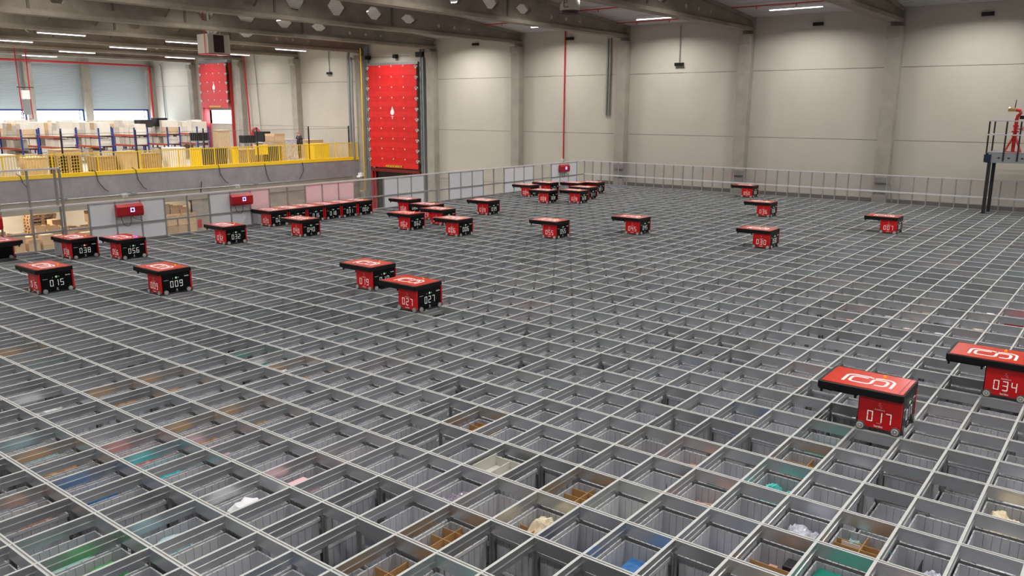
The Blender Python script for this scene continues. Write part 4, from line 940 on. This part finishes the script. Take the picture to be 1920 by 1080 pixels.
for y in (12.5, 19.8):
    ld = bpy.data.lights.new('lower_lamp', 'AREA'); ld.size = .2; ld.size_y = 2.0; ld.shape = 'RECTANGLE'; ld.energy = 300; ld.color = (1, .82, .60)
    t = thing('led_lamp', 'warm LED lamp under the raised floor', 'ceiling lamp', (-34.2, y, .02), group='warm lamps under the raised floor'); ob('housing', lampmesh[('y', 2.1)][0], t); lo = bpy.data.objects.new('lower_lamp', ld); COL.objects.link(lo); lo.parent = t; lo.location = (0, 0, -.06)

# pallet racks
RXE = -40.0
beamm = MB().box(-2.66, -.04, -.025, .025, -.05, .05).mesh('rack_beam', RACKR)
shelfm = MB().box(-2.66, -.04, 0, .8, .05, .065).mesh('shelf', HOUSING)
upm = MB().box(-.035, .035, -.035, .035, 0, 1.98).mesh('upright', RACKB)
n_r = 0
for r, y0 in enumerate((12.05, 14.1, 16.19, 18.2, 20.25, 22.32, 24.36, 26.33)):
    t = thing('pallet_rack', 'blue and red pallet rack row filled with pale cartons on the raised floor', 'rack', (RXE, y0, ZM), group='pallet racks on the raised floor')
    for k in range(4):
        for yy in (0, .8): ob('upright', upm, t, (-k * 2.7, yy, 0))
        b = MB()
        for z in (.3, .95, 1.5): b.box(-.015, .015, 0, .8, z, z + .03)
        ob('brace', b.mesh('brace', DARKST), t, (-k * 2.7, 0, 0))
    for k in range(3):
        for z in (.92, 1.50):
            for yy in (0, .8): ob('beam', beamm, t, (-k * 2.7 , yy, z))
            ob('shelf', shelfm, t, (-k * 2.7, 0, z))
    for k in range(3):
        for z, hmax in ((0.0, .75), (.985, .38), (1.565, .85)):
            if z == 0 and k > 0: continue
            x = -k * 2.7 - .35
            while x > -k * 2.7 - 2.36:
                w_ = rc.choice((.4, .5, .6)); d_ = .7
                if rc.random() < .94:
                    if z < .9 or z > 1.2:
                        zz = z; 
                        while zz < z + hmax - .25:
                            hh = rc.choice((.3, .4)); hh = carton(RXE + x, y0 + .4, ZM + zz + .003, w_, .7, hh, 'w' if rc.random() < .93 else 'card', False, 0, 'pale carton stored on the pallet racks of the raised floor', 'cartons on the pallet racks', k == 0); zz += hh + .002
                    else: carton(RXE + x, y0 + .4, ZM + z, w_, .7, .4, 'w', False, 0, 'pale carton stored on the pallet racks of the raised floor', 'cartons on the pallet racks', k == 0)
                x -= w_ + .06
# big pale cartons piled beyond the racks
for x in (-50.5, -52.5, -54.5):
    for k in range(10):
        y = 16.6 + k * 1.6
        for q in range(3): carton(x + rc.uniform(-.2, .2), y, ZM + q * .7, 1.3, 1.5, .7, 'w', False, rc.uniform(-.08, .08), 'large pale carton piled behind the racks near the shutters', 'large cartons near the shutters')
o = solid('cartons', hidden.mesh('cartons', [CARD, WBOX], fix=False), None, 'mass of further cartons deeper in the heaps and in the pallet racks', 'cartons'); o['kind'] = 'stuff'
# crates, desks and goods right behind the railing
def crate(x, y, w_, d_, h, m_, label, cat='crate', z=ZM, rz=0, open_=False):
    b = MB()
    if open_:
        for a in ((-w_ / 2, -w_ / 2 + .03, -d_ / 2, d_ / 2), (w_ / 2 - .03, w_ / 2, -d_ / 2, d_ / 2), (-w_ / 2, w_ / 2, -d_ / 2, -d_ / 2 + .03), (-w_ / 2, w_ / 2, d_ / 2 - .03, d_ / 2)): b.box(*a, 0, h)
        b.box(-w_ / 2, w_ / 2, -d_ / 2, d_ / 2, 0, .04)
    else: b.box(-w_ / 2, w_ / 2, -d_ / 2, d_ / 2, 0, h)
    b.box(-w_ / 2 - .015, w_ / 2 + .015, -d_ / 2 - .015, d_ / 2 + .015, h - .06, h - .02)
    return solid(cat.replace(' ', '_'), b, m_, label, cat, (x, y, z), rz=rz)
for q in range(6): solid('pallet', PAL, None, 'wooden pallet in the low stack behind the yellow railing', 'pallet', (-33.9, 15.6, ZM + q * .146), 'pallets in the low stack', math.pi / 2)
crate(-33.9, 15.6, .8, 1.1, .30, CARD, 'flat brown carton lying on the low pallet stack', 'carton', ZM + .88)
crate(-34.2, 14.3, .8, .9, .85, CARD, 'brown carton left of the low pallet stack behind the railing', 'carton')
crate(-34.4, 13.0, 1.0, .9, 1.0, WBOX, 'tall pale carton behind the railing at the left', 'carton')
crate(-34.0, 11.9, .9, .7, .9, WOOD, 'wooden crate behind the railing at the left edge', 'crate', open_=True)
crate(-34.4, 17.6, 1.0, 1.0, .75, WOOD, 'wooden slatted crate behind the railing', 'crate', open_=True)
crate(-34.1, 18.8, .9, .9, .95, CARD, 'brown carton between two wooden crates behind the railing', 'carton')
crate(-34.5, 20.0, .9, 1.1, .8, WOOD, 'second wooden crate behind the railing', 'crate', open_=True)
crate(-34.3, 21.4, .8, .9, 1.05, WBOX, 'pale carton left of the yellow sheet', 'carton')
crate(-33.6, 22.25, .1, .62, 1.02, YELP, 'bright yellow sheet leaning behind the yellow railing', 'panel')
crate(-34.2, 23.6, 1.0, 1.3, .95, DARKST, 'dark steel container behind the railing, right of the yellow sheet', 'container')
crate(-33.5, 24.6, .1, .4, 1.0, YELP, 'narrow yellow sheet right of the dark steel container', 'panel')
crate(-34.4, 25.9, 1.1, 1.6, .80, WOOD, 'long wooden bench behind the railing', 'workbench')
crate(-33.6, 26.4, .1, .8, .55, YELP, 'yellow cloth hanging on the railing', 'cloth', ZM + .48)
crate(-34.3, 27.5, 1.0, .9, .9, DARKST, 'dark container left of the tall carton stack', 'container')
crate(-35.0, 28.4, .9, .8, 1.15, CARD, 'tall stack of flat brown cartons behind the railing', 'carton stack')
carton(-35.0, 28.4, ZM + 1.16, .8, .8, .3, 'card', True, .1, 'open brown carton on top of the tall carton stack')
crate(-35.2, 29.35, .9, .9, 1.25, PLAST, 'pale plastic wrapped goods beside the tall carton stack', 'wrapped goods')
crate(-34.3, 31.0, .9, 1.2, .95, YELP, 'yellow board behind the railing near its end', 'panel')
crate(-35.6, 31.6, .9, 1.2, 1.15, CARD, 'brown carton on the workbench near the railing end', 'carton')
crate(-37.5, 28.2, .6, .8, .45, BLACK, 'black plastic crate left of the tall carton stack', 'crate', ZM + 1.0)
crate(-37.0, 24.6, .6, .8, .45, BLACK, 'black crate on a trolley in front of the rack row', 'crate', ZM + 1.25, .2)
crate(-41.2, 24.6, .6, .7, .5, BLACK, 'upper black crate on the rack row near the far curtain', 'crate', ZM + 2.0)
crate(-41.3, 23.6, .7, .8, .45, DARKST, 'dark grey crate on the rack row near the far curtain', 'crate', ZM + 1.95)
crate(-39.4, 27.6, .6, .8, 1.75, CARD, 'tall brown cardboard panels at the end of the racks', 'cardboard')
t = thing('hose_reel', 'red fire hose reel on the far wall beside the rack end', 'hose reel', (-42.6, 32.5, 1.75))
b = MB(); P = arc(0, 0, .42, 0, 360, 20); b.tube([(x_, -.1, z_) for x_, z_ in P], .09, 8); b.cyl((0, 0, 0), (0, -.15, 0), .1, 10); ob('reel', b.mesh('reel', PIPER), t); ob('cabinet', MB().box(-.1, .5, -.3, .3, -1.25, -.45).mesh('cabinet', GREYST), t)
crate(-41.2, 31.9, 1.0, .6, .7, BLACK, 'black monitor screen beside the red hose reel', 'screen', ZM + .85)

# person behind the railing: head and shoulders show
def person(x, y, z, rz):
    t = thing('person', 'bald person in dark clothes standing behind the yellow railing, looking down', 'person', (x, y, z), rz)
    me = bpy.data.meshes.new('body')
    V = [(0, 0, .95), (0, 0, 1.15), (0, .0, 1.35), (0, .0, 1.47), (0, .03, 1.55), (0, .05, 1.64), (0, .05, 1.72),
         (-.19, 0, 1.40), (-.26, .03, 1.14), (-.18, .24, 1.05), (-.12, .32, 1.05), (.19, 0, 1.40), (.26, .03, 1.14), (.18, .24, 1.05), (.12, .32, 1.05),
         (-.10, 0, .90), (-.11, .02, .50), (-.11, 0, .08), (-.11, .14, .04), (.10, 0, .90), (.11, .02, .50), (.11, 0, .08), (.11, .14, .04)]
    E_ = [(0, 1), (1, 2), (2, 3), (3, 4), (4, 5), (5, 6), (2, 7), (7, 8), (8, 9), (9, 10), (2, 11), (11, 12), (12, 13), (13, 14), (0, 15), (15, 16), (16, 17), (17, 18), (0, 19), (19, 20), (20, 21), (21, 22)]
    R_ = [.15, .14, .16, .07, .075, .095, .07, .075, .05, .038, .035, .075, .05, .038, .035, .095, .065, .05, .045, .095, .065, .05, .045]
    me.from_pydata(V, E_, []); o = ob('body', me, t)
    o.modifiers.new('skin', 'SKIN')
    for k, r in enumerate(R_): me.skin_vertices[0].data[k].radius = (r, r * (.75 if k in (0, 1, 2) else 1)); me.skin_vertices[0].data[k].use_root = k == 0
    sm = o.modifiers.new('sub', 'SUBSURF'); sm.levels = 2; sm.render_levels = 2
    me.materials.append(cmat('skin', (.45, .22, .17), .5))
    b = MB(); b.cyl((0, 0, .85), (0, 0, 1.2), .21, 14, 0, .22); b.cyl((0, 0, 1.2), (0, 0, 1.46), .24, 14, 0, .13)
    for s in (-1, 1): b.cyl((s * .17, 0, 1.42), (s * .27, .03, 1.12), .095, 12, 0, .07); b.cyl((s * .27, .03, 1.13), (s * .17, .25, 1.05), .07, 12, 0, .05)
    ob('jacket', b.mesh('jacket', cmat('dark_jacket', (.03, .02, .03), .8), True), t)
    b = MB()
    for s in (-1, 1): b.cyl((s * .10, 0, .9), (s * .11, .02, .5), .115, 12, 0, .085); b.cyl((s * .11, .02, .5), (s * .11, 0, .05), .085, 12, 0, .065)
    ob('trousers', b.mesh('trousers', DARKST, True), t)
person(-35.2, 30.35, ZM, 2.4)

t = thing('trolley', 'grey steel trolley carrying the black plastic crate', 'trolley', (-37.5, 28.2, ZM)); ob('shelf', MB().box(-.35, .35, -.45, .45, 1.0-.04, 1.0).mesh('shelf', GREYST), t)
for a in (-.3, .3):
    for c in (-.4, .4): ob('leg', MB().box(a - .02, a + .02, c - .02, c + .02, 0, 1.0).mesh('leg', GREYST), t)

t = thing('trolley', 'grey steel trolley carrying the black crate on a trolley', 'trolley', (-37.0, 24.6, ZM)); ob('shelf', MB().box(-.35, .35, -.45, .45, 1.25-.04, 1.25).mesh('shelf', GREYST), t)
for a in (-.3, .3):
    for c in (-.4, .4): ob('leg', MB().box(a - .02, a + .02, c - .02, c + .02, 0, 1.25).mesh('leg', GREYST), t)

solid('desk', MB().box(-.6, .6, -.4, .4, .8, .85).box(-.55, -.5, -.35, .35, 0, .8).box(.5, .55, -.35, .35, 0, .8), WBOX, 'pale desk below the black monitor screen', 'desk', (-41.2, 31.9, ZM))
